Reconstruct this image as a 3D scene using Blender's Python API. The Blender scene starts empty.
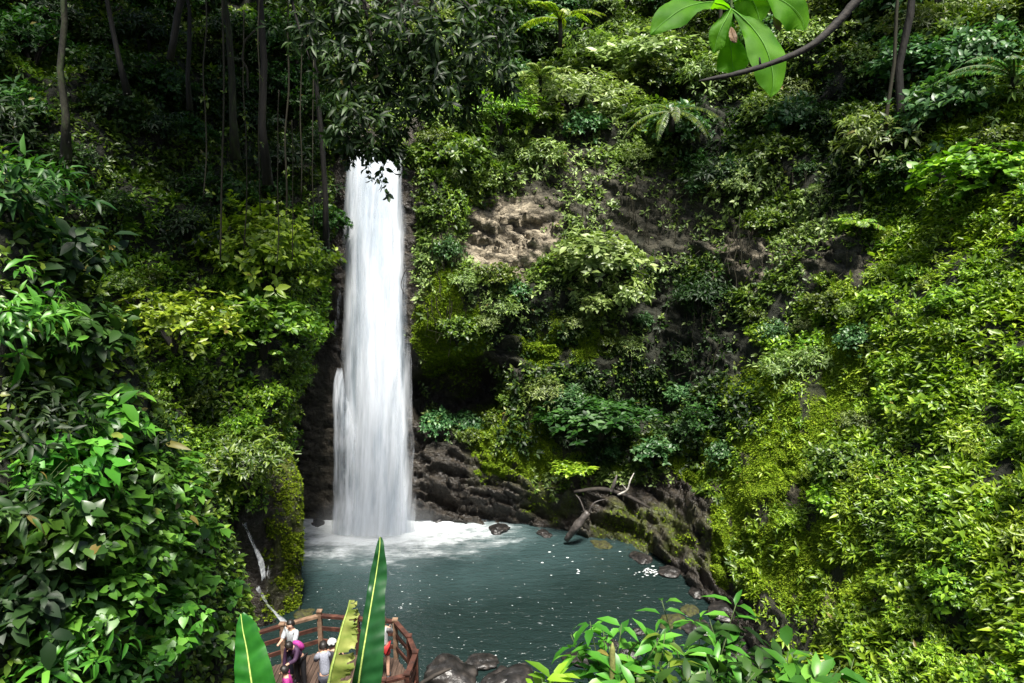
import bpy, bmesh, math, random
import numpy as np
from mathutils import Vector, Matrix
rng = np.random.default_rng(11)
random.seed(5)
R = math.radians
sc = bpy.context.scene
# ------------------------------------------------------------------ camera, world, sun, exposure
H = 13.0; PITCH = R(10.0); F = 683.0
cam_d = bpy.data.cameras.new('camera'); cam_d.lens = 24.01; cam_d.sensor_width = 36.0
cam_d.clip_start = 0.05; cam_d.clip_end = 2000
cam = bpy.data.objects.new('camera', cam_d); sc.collection.objects.link(cam)
cam.location = (0, 0, H); cam.rotation_euler = (R(90) - PITCH, 0, 0)
sc.camera = cam
SUN_EL, SUN_AZ = 68.0, 168.0      # compass azimuth the light comes from (0 = +Y, clockwise): high, behind the camera
w = bpy.data.worlds.new("World"); sc.world = w; w.use_nodes = True
nt = w.node_tree; nt.nodes.clear()
sky = nt.nodes.new('ShaderNodeTexSky'); sky.sky_type = 'NISHITA'; sky.sun_disc = False
sky.sun_elevation = R(SUN_EL); sky.sun_rotation = R(SUN_AZ); sky.air_density = 1.0; sky.dust_density = 3.0; sky.ozone_density = 0.6
bg = nt.nodes.new('ShaderNodeBackground'); bg.inputs['Strength'].default_value = 0.062
wo = nt.nodes.new('ShaderNodeOutputWorld')
nt.links.new(sky.outputs[0], bg.inputs[0]); nt.links.new(bg.outputs[0], wo.inputs[0])
sd = bpy.data.lights.new('sun', 'SUN'); sd.energy = 5.0; sd.angle = R(13.0); sd.color = (1.0, 0.955, 0.87)
sun = bpy.data.objects.new('sun', sd); sc.collection.objects.link(sun)
_s = Vector((math.sin(R(SUN_AZ)) * math.cos(R(SUN_EL)), math.cos(R(SUN_AZ)) * math.cos(R(SUN_EL)), math.sin(R(SUN_EL))))
sun.rotation_euler = _s.to_track_quat('Z', 'Y').to_euler(); sun.location = (0, 0, 60)
vs = sc.view_settings; vs.view_transform = 'Standard'; vs.look = 'None'; vs.gamma = 1; vs.use_curve_mapping = False
vs.exposure = 1.34
sc.cycles.max_bounces = 6; sc.cycles.diffuse_bounces = 3; sc.cycles.glossy_bounces = 2
sc.cycles.transmission_bounces = 3; sc.cycles.transparent_max_bounces = 12; sc.cycles.volume_bounces = 1

# ------------------------------------------------------------------ helpers
def unp(px, py, Y):
    """world point seen at pixel (px, py) at forward distance Y"""
    a = (np.asarray(px, float) - 512.0) / F; b = (341.5 - np.asarray(py, float)) / F
    ry = math.cos(PITCH) + b * math.sin(PITCH); rz = -math.sin(PITCH) + b * math.cos(PITCH)
    t = np.asarray(Y, float) / ry
    return np.stack(np.broadcast_arrays(a * t, ry * t, H + rz * t), -1)
def unz(px, py, z):
    a = (px - 512.0) / F; b = (341.5 - py) / F
    ry = math.cos(PITCH) + b * math.sin(PITCH); rz = -math.sin(PITCH) + b * math.cos(PITCH)
    t = (z - H) / rz
    return np.array((a * t, ry * t, z))
def hash3(i, j, k, seed):
    h = (i.astype(np.int64) * 374761393 + j.astype(np.int64) * 668265263 + k.astype(np.int64) * 2147483647 + seed * 974711) & 0xffffffff
    h = ((h ^ (h >> 13)) * 1274126177) & 0xffffffff
    h = (h ^ (h >> 16)) & 0xffffffff
    return h / 4294967295.0
def vnoise(P, seed=0):
    P = np.asarray(P, float); I = np.floor(P).astype(np.int64); f = P - I; f = f * f * (3 - 2 * f); r = 0
    for dx in (0, 1):
        wx = f[..., 0] if dx else 1 - f[..., 0]
        for dy in (0, 1):
            wy = f[..., 1] if dy else 1 - f[..., 1]
            for dz in (0, 1):
                wz = f[..., 2] if dz else 1 - f[..., 2]
                r = r + wx * wy * wz * hash3(I[..., 0] + dx, I[..., 1] + dy, I[..., 2] + dz, seed)
    return r * 2 - 1
def fbm(P, seed=0, octv=4, gain=0.5):
    P = np.asarray(P, float); a = 1.0; r = 0; s = 0
    for o in range(octv):
        r = r + a * vnoise(P * (2.03 ** o), seed + o * 17); s += a; a *= gain
    return r / s
def norm(v): return v / np.maximum(np.linalg.norm(v, axis=-1, keepdims=True), 1e-9)
def sstep(a, b, x):
    t = np.clip((x - a) / (b - a), 0, 1); return t * t * (3 - 2 * t)

def raw_mesh(name, V, Fc, mats, attrs=None, smooth=False):
    """V (n,3); Fc (m,k) same-size faces"""
    me = bpy.data.meshes.new(name); n, m, k = len(V), len(Fc), Fc.shape[1]
    me.vertices.add(n); me.vertices.foreach_set('co', np.asarray(V, np.float32).ravel())
    me.loops.add(m * k); me.loops.foreach_set('vertex_index', np.asarray(Fc, np.int32).ravel())
    me.polygons.add(m); me.polygons.foreach_set('loop_start', np.arange(0, m * k, k, dtype=np.int32))
    if smooth: me.polygons.foreach_set('use_smooth', np.ones(m, bool))
    for an, (dom, arr) in (attrs or {}).items():
        at = me.attributes.new(an, 'FLOAT', dom); at.data.foreach_set('value', np.asarray(arr, np.float32))
    me.update(calc_edges=True); me.validate()
    for mt in (mats if isinstance(mats, (list, tuple)) else [mats]): me.materials.append(mt)
    return me
def link(name, me, parent=None):
    o = bpy.data.objects.new(name, me); sc.collection.objects.link(o)
    if parent is not None: o.parent = parent
    return o
def tag(o, label=None, cat=None, group=None, kind=None):
    if label: o['label'] = label
    if cat: o['category'] = cat
    if group: o['group'] = group
    if kind: o['kind'] = kind
    return o
def thing(name, loc, label, cat, group=None):
    o = bpy.data.objects.new(name, None); o.empty_display_size = 0.1; sc.collection.objects.link(o)
    o.location = Vector([float(c) for c in loc]); return tag(o, label, cat, group)
def copy_thing(src, loc, rotz=0, scale=1, label=None, group=None, rot=None):
    r = src.copy(); sc.collection.objects.link(r); r.location = Vector([float(c) for c in loc])
    r.rotation_euler = rot if rot else (0, 0, rotz)
    r.scale = (scale,) * 3 if not hasattr(scale, '__len__') else scale
    if label: r['label'] = label
    if group: r['group'] = group
    for ch in list(src.children):
        c = ch.copy(); sc.collection.objects.link(c); c.parent = r
        for g in list(ch.children):
            d = g.copy(); sc.collection.objects.link(d); d.parent = c
    return r
class MB:
    """collects shapes into one mesh"""
    def __init__(s): s.v = []; s.f = []
    def add(s, V, Fs):
        o = len(s.v); s.v += [tuple(map(float, p)) for p in V]; s.f += [tuple(i + o for i in f) for f in Fs]
    def box(s, c, size, M=None):
        x, y, z = [d / 2 for d in size]
        V = [Vector((sx * x, sy * y, sz * z)) for sx in (-1, 1) for sy in (-1, 1) for sz in (-1, 1)]
        if M is not None: V = [M @ p for p in V]
        V = [p + Vector(c) for p in V]
        s.add(V, [(0, 1, 3, 2), (4, 6, 7, 5), (0, 4, 5, 1), (2, 3, 7, 6), (0, 2, 6, 4), (1, 5, 7, 3)])
    def bar(s, a, b, wd, ht):
        a = Vector([float(c) for c in a]); b = Vector([float(c) for c in b]); d = b - a; L = d.length
        x = d.normalized(); up = Vector((0, 0, 1)) if abs(x.z) < .95 else Vector((0, 1, 0)); y = up.cross(x).normalized(); z = x.cross(y)
        M = Matrix((x, y, z)).transposed()
        s.box((a + b) / 2, (L, wd, ht), M)
    def tube(s, pts, rad, n=8, jit=0.0, cap=True):
        pts = [Vector([float(c) for c in p]) for p in pts]; m = len(pts); rad = list(rad) if hasattr(rad, '__len__') else [rad] * m
        V = []; prev = None
        for i, p in enumerate(pts):
            t = (pts[min(i + 1, m - 1)] - pts[max(i - 1, 0)]).normalized()
            if prev is None: prev = Vector((1, 0, 0)) if abs(t.x) < .8 else Vector((0, 1, 0))
            u = (prev - t * prev.dot(t)).normalized(); prev = u; vv = t.cross(u)
            for k in range(n):
                a = 2 * math.pi * k / n; r = rad[i] * (1 + random.uniform(-jit, jit))
                V.append(p + (u * math.cos(a) + vv * math.sin(a)) * r)
        Fs = [(i * n + k, i * n + (k + 1) % n, (i + 1) * n + (k + 1) % n, (i + 1) * n + k) for i in range(m - 1) for k in range(n)]
        if cap: Fs += [tuple(range(n))[::-1], tuple((m - 1) * n + k for k in range(n))]
        s.add(V, Fs)
    def mesh(s, name, mat, smooth=False):
        me = bpy.data.meshes.new(name); me.from_pydata(s.v, [], s.f); me.materials.append(mat)
        if smooth: me.polygons.foreach_set('use_smooth', [True] * len(me.polygons))
        me.update(); return me
    def build(s, name, mat, parent=None, smooth=False): return link(name, s.mesh(name, mat, smooth), parent)
def curvepts(ctrl, n):
    """Catmull-Rom through control points"""
    c = np.asarray(ctrl, float); c = np.vstack([2 * c[0] - c[1], c, 2 * c[-1] - c[-2]]); out = []
    segs = len(c) - 3
    for i in range(n):
        u = i / (n - 1) * segs; k = min(int(u), segs - 1); t = u - k; a, b, d, e = c[k:k + 4]
        out.append(0.5 * (2 * b + (d - a) * t + (2 * a - 5 * b + 4 * d - e) * t * t + (3 * b - a - 3 * d + e) * t ** 3))
    return np.array(out)

# ------------------------------------------------------------------ materials
def mat(name):
    m = bpy.data.materials.new(name); m.use_nodes = True; n = m.node_tree.nodes; n.clear()
    return m, n, m.node_tree.links
def ramp(n, stops, interp='LINEAR'):
    r = n.new('ShaderNodeValToRGB'); cr = r.color_ramp; cr.interpolation = interp
    while len(cr.elements) < len(stops): cr.elements.new(0.5)
    for e, (p, c) in zip(cr.elements, stops): e.position = p; e.color = (*c, 1) if len(c) == 3 else c
    return r
def leaf_mat(name, cols, rough=0.42, transl=0.28, spec=0.5, tone_cols=None, old=(0.16, 0.13, 0.03)):
    """cols: ramp over the per-leaf random value; tone_cols: a second species mixed in by the 'tone' attribute"""
    m, n, l = mat(name)
    a = n.new('ShaderNodeAttribute'); a.attribute_name = 'rnd'
    k = len(cols); st = [(i / (k - 1) * 0.94, c) for i, c in enumerate(cols)] + [(0.955, cols[-1]), (0.975, old)]
    r = ramp(n, st); l.new(a.outputs['Fac'], r.inputs[0]); col = r.outputs[0]
    if tone_cols:
        r2 = ramp(n, [(i / (len(tone_cols) - 1) * 0.94, c) for i, c in enumerate(tone_cols)] + [(0.965, tone_cols[-1]), (0.985, old)])
        l.new(a.outputs['Fac'], r2.inputs[0])
        b = n.new('ShaderNodeAttribute'); b.attribute_name = 'tone'
        mx = n.new('ShaderNodeMixRGB'); l.new(b.outputs['Fac'], mx.inputs[0]); l.new(col, mx.inputs[1]); l.new(r2.outputs[0], mx.inputs[2]); col = mx.outputs[0]
    oi = n.new('ShaderNodeObjectInfo'); hs = n.new('ShaderNodeHueSaturation')
    mr = n.new('ShaderNodeMapRange'); mr.inputs[3].default_value = 0.8; mr.inputs[4].default_value = 1.25
    l.new(oi.outputs['Random'], mr.inputs[0]); l.new(mr.outputs[0], hs.inputs['Value']); l.new(col, hs.inputs['Color'])
    mh = n.new('ShaderNodeMapRange'); mh.inputs[3].default_value = 0.488; mh.inputs[4].default_value = 0.512
    l.new(oi.outputs['Random'], mh.inputs[0]); l.new(mh.outputs[0], hs.inputs['Hue']); col = hs.outputs[0]
    p = n.new('ShaderNodeBsdfPrincipled'); p.inputs['Roughness'].default_value = rough; p.inputs['Specular IOR Level'].default_value = spec
    l.new(col, p.inputs['Base Color'])
    t = n.new('ShaderNodeBsdfTranslucent'); g = n.new('ShaderNodeMixRGB'); g.blend_type = 'MULTIPLY'; g.inputs[0].default_value = 1
    g.inputs[2].default_value = (1.5, 1.7, 0.6, 1); l.new(col, g.inputs[1]); l.new(g.outputs[0], t.inputs[0])
    ms = n.new('ShaderNodeMixShader'); ms.inputs[0].default_value = transl
    l.new(p.outputs[0], ms.inputs[1]); l.new(t.outputs[0], ms.inputs[2])
    o = n.new('ShaderNodeOutputMaterial'); l.new(ms.outputs[0], o.inputs[0]); return m
def noise_mat(name, stops, scale=4, detail=6, rough=0.8, bump=0.3, stretch=(1, 1, 1), spec=0.4, dist=0.05):
    m, n, l = mat(name)
    tc = n.new('ShaderNodeTexCoord'); mp = n.new('ShaderNodeMapping'); mp.inputs['Scale'].default_value = stretch
    l.new(tc.outputs['Object'], mp.inputs[0])
    nz = n.new('ShaderNodeTexNoise'); nz.inputs['Scale'].default_value = scale; nz.inputs['Detail'].default_value = detail
    l.new(mp.outputs[0], nz.inputs[0]); r = ramp(n, stops); l.new(nz.outputs[0], r.inputs[0])
    p = n.new('ShaderNodeBsdfPrincipled'); p.inputs['Roughness'].default_value = rough; p.inputs['Specular IOR Level'].default_value = spec
    l.new(r.outputs[0], p.inputs['Base Color'])
    b = n.new('ShaderNodeBump'); b.inputs['Strength'].default_value = bump; b.inputs['Distance'].default_value = dist
    l.new(nz.outputs[0], b.inputs['Height']); l.new(b.outputs[0], p.inputs['Normal'])
    o = n.new('ShaderNodeOutputMaterial'); l.new(p.outputs[0], o.inputs[0]); return m
def flat_mat(name, c, rough=0.7, var=0.25, scale=30):
    return noise_mat(name, [(0.3, tuple(x * (1 - var) for x in c)), (0.7, tuple(min(1, x * (1 + var)) for x in c))], scale=scale, detail=3, rough=rough, bump=0.1)

def cliff_mat():
    m, n, l = mat('cliff_rock')
    tc = n.new('ShaderNodeTexCoord')
    def nz(scale, detail, stretch=(1, 1, 1), rot=(0, 0, 0)):
        mp = n.new('ShaderNodeMapping'); mp.inputs['Scale'].default_value = stretch; mp.inputs['Rotation'].default_value = rot
        l.new(tc.outputs['Object'], mp.inputs[0])
        x = n.new('ShaderNodeTexNoise'); x.inputs['Scale'].default_value = scale; x.inputs['Detail'].default_value = detail; x.inputs['Roughness'].default_value = .65
        l.new(mp.outputs[0], x.inputs[0]); return x.outputs[0]
    n1 = nz(1.6, 8, (1, 1, 2.2), (0, .35, 0)); n2 = nz(6, 8, (1, 1, 0.6)); n3 = nz(0.7, 4)
    vor = n.new('ShaderNodeTexVoronoi'); vor.feature = 'DISTANCE_TO_EDGE'; vor.inputs['Scale'].default_value = 1.7
    mpv = n.new('ShaderNodeMapping'); mpv.inputs['Scale'].default_value = (1, 1, 1.5); mpv.inputs['Rotation'].default_value = (0.2, 0.5, 0)
    nzd = n.new('ShaderNodeTexNoise'); nzd.inputs['Scale'].default_value = 1.5; l.new(tc.outputs['Object'], nzd.inputs[0])
    va = n.new('ShaderNodeVectorMath'); va.operation = 'MULTIPLY_ADD'; va.inputs[1].default_value = (.8, .8, .8)
    l.new(nzd.outputs['Color'], va.inputs[0]); l.new(tc.outputs['Object'], va.inputs[2]); l.new(va.outputs[0], mpv.inputs[0]); l.new(mpv.outputs[0], vor.inputs[0])
    def at(nm):
        a = n.new('ShaderNodeAttribute'); a.attribute_name = nm; return a.outputs['Fac']
    def mix(f, a, b, bt='MIX'):
        x = n.new('ShaderNodeMixRGB'); x.blend_type = bt
        for i, s in ((0, f), (1, a), (2, b)):
            if isinstance(s, (int, float)): x.inputs[i].default_value = s
            elif isinstance(s, tuple): x.inputs[i].default_value = (*s, 1)
            else: l.new(s, x.inputs[i])
        return x.outputs[0]
    soil = ramp(n, [(.3, (.006, .009, .004)), (.6, (.016, .018, .008)), (.78, (.035, .03, .015))]); l.new(n2, soil.inputs[0])
    tan = ramp(n, [(.28, (.035, .028, .018)), (.42, (.15, .125, .085)), (.58, (.36, .31, .225)), (.78, (.15, .10, .05))]); l.new(n1, tan.inputs[0])
    wet = ramp(n, [(.3, (.010, .008, .006)), (.55, (.034, .027, .019)), (.75, (.075, .060, .042))]); l.new(n2, wet.inputs[0])
    mos = ramp(n, [(.3, (.014, .018, .003)), (.5, (.05, .062, .006)), (.7, (.10, .12, .012))]); l.new(n2, mos.inputs[0])
    crack = ramp(n, [(0, (0.25,) * 3), (.10, (1, 1, 1))]); l.new(vor.outputs['Distance'], crack.inputs[0])
    tanc = mix(0.85, tan.outputs[0], crack.outputs[0], 'MULTIPLY')
    c = mix(at('rock'), soil.outputs[0], tanc); c = mix(at('wet'), c, wet.outputs[0]); c = mix(at('moss'), c, mos.outputs[0])
    p = n.new('ShaderNodeBsdfPrincipled'); l.new(c, p.inputs['Base Color'])
    mr = n.new('ShaderNodeMapRange'); l.new(at('wet'), mr.inputs[0]); mr.inputs[3].default_value = .85; mr.inputs[4].default_value = .38; l.new(mr.outputs[0], p.inputs['Roughness'])
    ad = n.new('ShaderNodeMath'); ad.operation = 'ADD'; l.new(n1, ad.inputs[0]); l.new(n2, ad.inputs[1])
    b = n.new('ShaderNodeBump'); b.inputs['Strength'].default_value = .9; b.inputs['Distance'].default_value = .22; l.new(ad.outputs[0], b.inputs['Height']); l.new(b.outputs[0], p.inputs['Normal'])
    o = n.new('ShaderNodeOutputMaterial'); l.new(p.outputs[0], o.inputs[0]); return m
M_CLIFF = cliff_mat()
G = dict(
    bright=[(.030, .075, .006), (.065, .145, .008), (.135, .25, .014), (.27, .41, .03)],
    yellow=[(.05, .10, .006), (.11, .19, .009), (.20, .31, .016), (.36, .46, .045)],
    mid=[(.012, .030, .004), (.034, .068, .007), (.075, .125, .012), (.16, .22, .026)],
    deep=[(.006, .022, .004), (.012, .042, .006), (.026, .078, .010), (.055, .13, .02)],
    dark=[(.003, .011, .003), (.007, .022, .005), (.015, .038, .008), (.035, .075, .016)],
    pale=[(.05, .085, .02), (.11, .17, .04), (.20, .28, .08), (.36, .44, .17)],
    fresh=[(.014, .055, .006), (.032, .12, .010), (.065, .20, .018), (.13, .30, .035)],
    cool=[(.012, .045, .014), (.026, .080, .022), (.055, .13, .04), (.12, .22, .08)])
M_BACK = leaf_mat('back_wall_leaves', G['mid'], tone_cols=G['pale'], rough=.45)
M_SLOPE = leaf_mat('slope_leaves', G['bright'], tone_cols=G['yellow'], rough=.4)
M_BANK = leaf_mat('bank_leaves', G['mid'], tone_cols=G['bright'], rough=.4)
M_DARK = leaf_mat('dark_shade_tone_leaves', G['dark'], tone_cols=G['deep'], rough=.5, spec=.3)  # dark palette; also paints shade into the cliff carpet and shrubs
M_VINE = leaf_mat('vine_leaves', G['deep'], tone_cols=G['fresh'], rough=.36, transl=.3)
M_MOSS = leaf_mat('moss_tufts', [(.05, .09, .006), (.10, .17, .008), (.18, .27, .012), (.28, .36, .02)], rough=.75, transl=.2, spec=.2)
M_LEAF = {k: leaf_mat(k + '_leaves', v, rough=.5 if k in ('dark', 'deep') else .42, spec=.3 if k in ('dark', 'deep') else .45) for k, v in G.items()}
M_BARK = noise_mat('bark', [(.3, (.003, .0025, .002)), (.55, (.007, .006, .004)), (.8, (.020, .017, .010))], scale=3, stretch=(4, 4, .8), bump=.8)
M_BARKM = noise_mat('mossy_bark', [(.3, (.007, .006, .004)), (.5, (.016, .016, .006)), (.62, (.022, .035, .008)), (.8, (.045, .028, .018))], scale=3, stretch=(3, 3, 1), bump=.8)
M_STEM = flat_mat('green_stem', (.05, .08, .02))
M_ROOT = noise_mat('aerial_root', [(.3, (.007, .007, .003)), (.7, (.03, .027, .012))], scale=6, stretch=(3, 3, .5), bump=.4)

# ------------------------------------------------------------------ leaf geometry
T_KITE = (np.array([(0, 0, 0), (.42, .25, .06), (1, 0, -.14), (.42, -.25, .06)]), np.array([(0, 3, 2), (0, 2, 1)]))
T_THIN = (np.array([(0, 0, 0), (.45, .13, .04), (1, 0, -.25), (.45, -.13, .04)]), np.array([(0, 3, 2), (0, 2, 1)]))
def ovate(w1, w2, droop, cup=.06, x1=.25, x2=.62):
    V = np.array([(0, 0, 0), (x1, w1, cup), (x1, 0, 0), (x1, -w1, cup), (x2, w2, cup - droop * .35), (x2, 0, -droop * .3), (x2, -w2, cup - droop * .35), (1, 0, -droop)])
    return V, np.array([(0, 2, 1), (0, 3, 2), (1, 2, 5), (1, 5, 4), (2, 3, 6), (2, 6, 5), (4, 5, 7), (5, 6, 7)])
T_OVATE = ovate(.24, .22, .22)
T_LANCE = ovate(.13, .12, .35)
def heart(wd=.42):
    V = np.array([(0.08, 0, 0), (-.10, .22 * wd / .42, .03), (.12, wd, .03), (.45, wd * .85, .0), (.78, wd * .38, -.10), (1, 0, -.22),
                  (.78, -wd * .38, -.10), (.45, -wd * .85, .0), (.12, -wd, .03), (-.10, -.22 * wd / .42, .03), (.40, 0, -.05), (.75, 0, -.13)])
    F_ = [(0, 2, 1), (0, 10, 2), (10, 3, 2), (10, 11, 3), (11, 4, 3), (11, 5, 4), (0, 9, 8), (0, 8, 10), (10, 8, 7), (10, 7, 11), (11, 7, 6), (11, 6, 5)]
    return V, np.array(F_)
T_HEART = heart()
T_LANCE2 = (np.array([(0, 0, 0), (.42, .19, .06), (1, 0, -.2), (.42, -.19, .06)]), np.array([(0, 3, 2), (0, 2, 1)]))
def leaf_arrays(P, A, N, S, T, W=None):
    tv, tf = T; n = len(P); k = len(tv)
    A = norm(A); N = norm(N - A * np.sum(N * A, -1, keepdims=True)); B = np.cross(N, A)
    S = S[:, None, None]; Wd = 1.0 if W is None else W[:, None, None]
    V = P[:, None, :] + S * (tv[None, :, 0:1] * A[:, None, :] + tv[None, :, 1:2] * Wd * B[:, None, :] + tv[None, :, 2:3] * N[:, None, :])
    Fc = tf[None] + (np.arange(n) * k)[:, None, None]
    return V.reshape(-1, 3), Fc.reshape(-1, 3)
def rosettes(P, D, S, K, spread=(25, 80), g=rng, droop=0.25):
    """K leaves radiating round each twig tip"""
    n = len(P); P = np.repeat(P, K, 0); D = norm(np.repeat(D, K, 0)); S0 = np.repeat(S, K)
    ref = norm(np.cross(D, norm(g.normal(size=(n, 3)).repeat(K, 0)))); ref2 = np.cross(D, ref)
    ph = np.tile(np.arange(K) * 2.399, n) + g.normal(0, .35, n * K)
    th = np.radians(g.uniform(spread[0], spread[1], n * K))[:, None]
    Rr = ref * np.cos(ph)[:, None] + ref2 * np.sin(ph)[:, None]
    A = D * np.cos(th) + Rr * np.sin(th); A[:, 2] -= droop * g.uniform(.3, 1.3, n * K); A = norm(A)
    N = D * 1.0 + g.normal(0, .28, (n * K, 3)); N[:, 2] += .35
    off = Rr * (S0 * g.uniform(0, .25, n * K))[:, None] - D * (S0 * g.uniform(0, .7, n * K))[:, None]
    return P + off, A, N, S0 * g.uniform(.65, 1.15, n * K)
def foliage_mesh(name, tips, dirs, size, K, T, material, tone=None, g=rng, spread=(25, 80), droop=.25):
    P, A, N, S = rosettes(tips, dirs, size, K, spread, g, droop)
    V, Fc = leaf_arrays(P, A, N, S, T)
    nf = len(T[1]); r = np.clip(g.random(len(P)) * .75 + np.repeat(g.random(len(tips)), K) * .25, 0, 1)
    at = {'rnd': ('FACE', np.repeat(r, nf)), 'tone': ('FACE', np.repeat(np.repeat(tone if tone is not None else np.zeros(len(tips)), K), nf))}
    return raw_mesh(name, V, Fc, material, at)

# ------------------------------------------------------------------ terrain surfaces
def table(cols, rows, T):
    cols = np.array(cols, float); rows = np.array(rows, float); T = np.array(T, float)
    def smooth1(x, xs):
        i = np.clip(np.searchsorted(xs, x) - 1, 0, len(xs) - 2); t = np.clip((x - xs[i]) / (xs[i + 1] - xs[i]), 0, 1); return i, t
    def f(px, py):
        i, t = smooth1(px, cols); j, s = smooth1(py, rows); n, m = len(cols), len(rows)
        def cr(a, b, c, d, t): return 0.5 * (2 * b + (c - a) * t + (2 * a - 5 * b + 4 * c - d) * t * t + (3 * b - a - 3 * c + d) * t ** 3)
        def row(jj):
            jj = np.clip(jj, 0, m - 1)
            return cr(T[jj, np.clip(i - 1, 0, n - 1)], T[jj, i], T[jj, np.clip(i + 1, 0, n - 1)], T[jj, np.clip(i + 2, 0, n - 1)], t)
        return cr(row(j - 1), row(j), row(j + 1), row(j + 2), s)
    return f
Y_BACK = table([250, 330, 375, 415, 470, 530, 600, 660, 710, 760, 850, 950, 1080, 1250],
    [-170, 0, 80, 150, 240, 320, 400, 460, 520, 560, 600, 683, 820],
    [[40, 40, 42, 44, 46, 46, 46, 46, 44, 42, 38, 34, 30, 26],
     [34, 35, 36, 38, 40, 40, 40, 40, 38, 36, 33, 29, 25, 22],
     [31, 31, 32, 33, 35, 36, 36, 36, 35, 33, 30, 26, 22, 19],
     [29, 28.6, 28.6, 29, 31, 32, 32, 32, 31, 30, 27, 23, 19, 16],
     [28.5, 28.5, 28.5, 28.5, 29.2, 29.8, 30, 30, 29, 27.5, 24.5, 20.5, 17, 14],
     [28.5, 28.5, 28.5, 28, 28.3, 29, 29.5, 29.5, 28, 26, 22.5, 18.5, 15.5, 12.5],
     [28.5, 28.5, 28.5, 28.5, 29.6, 28.3, 28.3, 28.5, 26.5, 23.5, 20.5, 17, 14, 11],
     [28.5, 28.5, 28.5, 28.5, 28.3, 27.3, 27.5, 27.3, 25, 22.5, 19, 15.5, 12.5, 10],
     [28.4, 28.4, 28.4, 28.3, 28.2, 27.7, 26.9, 25.8, 23.4, 20.8, 17.5, 14, 11.5, 9],
     [28.4, 28.4, 28.4, 28.3, 28.2, 27.4, 26.4, 24.7, 22.6, 20.3, 16.8, 13.4, 11, 8.6],
     [28.4, 28.4, 28.4, 28.3, 28.2, 27.3, 26.2, 24.5, 21.9, 19.6, 16, 12.8, 10.5, 8.2],
     [28.4, 28.4, 28.4, 28.3, 28.2, 27.2, 26, 24.3, 21, 17.4, 14.2, 11.3, 9.2, 7.2],
     [28.4, 28.4, 28.4, 28.3, 28.2, 27.2, 26, 24.3, 20, 15.5, 12, 9.3, 7.5, 6]])
def el(px, py, cx, cy, rx, ry, soft=.35):
    d = np.sqrt(((px - cx) / rx) ** 2 + ((py - cy) / ry) ** 2); return 1 - sstep(1 - soft, 1 + soft, d)
def nzxy(px, py, s, seed): return fbm(np.stack([px / s, py / s, px * 0], -1), seed, 3)
def bare_back(px, py):
    """1 = no leaves grow here"""
    jx = px + 16 * nzxy(px, py, 30, 5); jy = py + 14 * nzxy(px, py, 26, 9)
    b = (sstep(285, 300, px) * (1 - sstep(412, 422, px)) * sstep(158, 172, py))
    b = np.maximum(b, el(jx, jy, 510, 238, 56, 40)); b = np.maximum(b, .6 * el(jx, jy, 600, 192, 110, 36))
    b = np.maximum(b, .62 * el(jx, jy, 670, 225, 50, 40)); b = np.maximum(b, .8 * el(jx, jy, 742, 258, 32, 38))
    b = np.maximum(b, el(jx, jy, 458, 388, 46, 36)); b = np.maximum(b, .85 * el(jx, jy, 520, 350, 65, 18))
    b = np.maximum(b, .75 * el(jx, jy, 845, 258, 40, 26)); b = np.maximum(b, .6 * el(jx, jy, 640, 290, 40, 30))
    b = np.maximum(b, .8 * el(jx, jy, 790, 478, 10, 36)); b = np.maximum(b, .7 * el(jx, jy, 700, 350, 45, 40)); b = np.maximum(b, .8 * el(jx, jy, 840, 610, 30, 18)); b = np.maximum(b, .7 * el(jx, jy, 790, 640, 45, 35))
    line = np.interp(px, [400, 430, 470, 510, 545, 570, 600, 650, 690, 715, 730, 745, 760, 800], [300, 440, 440, 462, 492, 488, 480, 482, 478, 500, 560, 590, 620, 700])
    b = np.maximum(b, sstep(-8, 8, jy - line) * (1 - sstep(760, 790, px)))
    return np.clip(b, 0, 1)
def moss_back(px, py):
    jx = px + 20 * nzxy(px, py, 26, 25); jy = py + 16 * nzxy(px, py, 22, 29)
    m = el(jx, jy, 640, 532, 62, 24) * .9
    for a in ((515, 440, 45, 46), (772, 440, 62, 72), (745, 520, 36, 66), (822, 565, 62, 50), (838, 372, 46, 40), (450, 330, 30, 60), (560, 345, 50, 25), (700, 460, 30, 22), (600, 465, 40, 10), (550, 500, 30, 14), (720, 560, 25, 20)):
        m = np.maximum(m, el(jx, jy, *a) * .85)
    gap = 1 - sstep(-.42, -.22, nzxy(px * 1.5, py * .8, 22, 333))
    return m * (1 - .8 * gap)
def make_grid(pxs, pys, Yf, disp, extra=None):
    PX, PY = np.meshgrid(pxs, pys) if pxs.ndim == 1 else (pxs, pys)
    P = unp(PX, PY, Yf(PX, PY)); return PX, PY, disp(P, PX, PY)
def blocks(P, sc_, seed):
    """cellular steps: each rock block stands out by its own amount and tilt"""
    Q = P / sc_ + .25 * np.stack([fbm(P / sc_ * 1.3 + k * 7, seed + k, 2) for k in range(3)], -1); I = np.floor(Q); best = np.full(Q.shape[:-1], 9.); out = np.zeros(Q.shape[:-1])
    for dx in (-1, 0, 1):
        for dy in (-1, 0, 1):
            for dz in (-1, 0, 1):
                C = I + np.array([dx, dy, dz]); c = C.astype(np.int64); h = [hash3(c[..., 0], c[..., 1], c[..., 2], seed + k) for k in range(6)]
                F_ = C + np.stack(h[:3], -1); v = Q - F_; d = np.linalg.norm(v, axis=-1); m_ = d < best
                out = np.where(m_, h[3] - .5 + v[..., 0] * (h[4] - .5) * 1.3 + v[..., 2] * (h[5] - .5) * 1.3, out); best = np.where(m_, d, best)
    return out
def grid_faces(h, w_):
    i = np.arange((h - 1) * w_).reshape(h - 1, w_)[:, :-1].ravel()
    return np.stack([i, i + w_, i + w_ + 1, i + 1], 1)
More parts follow.
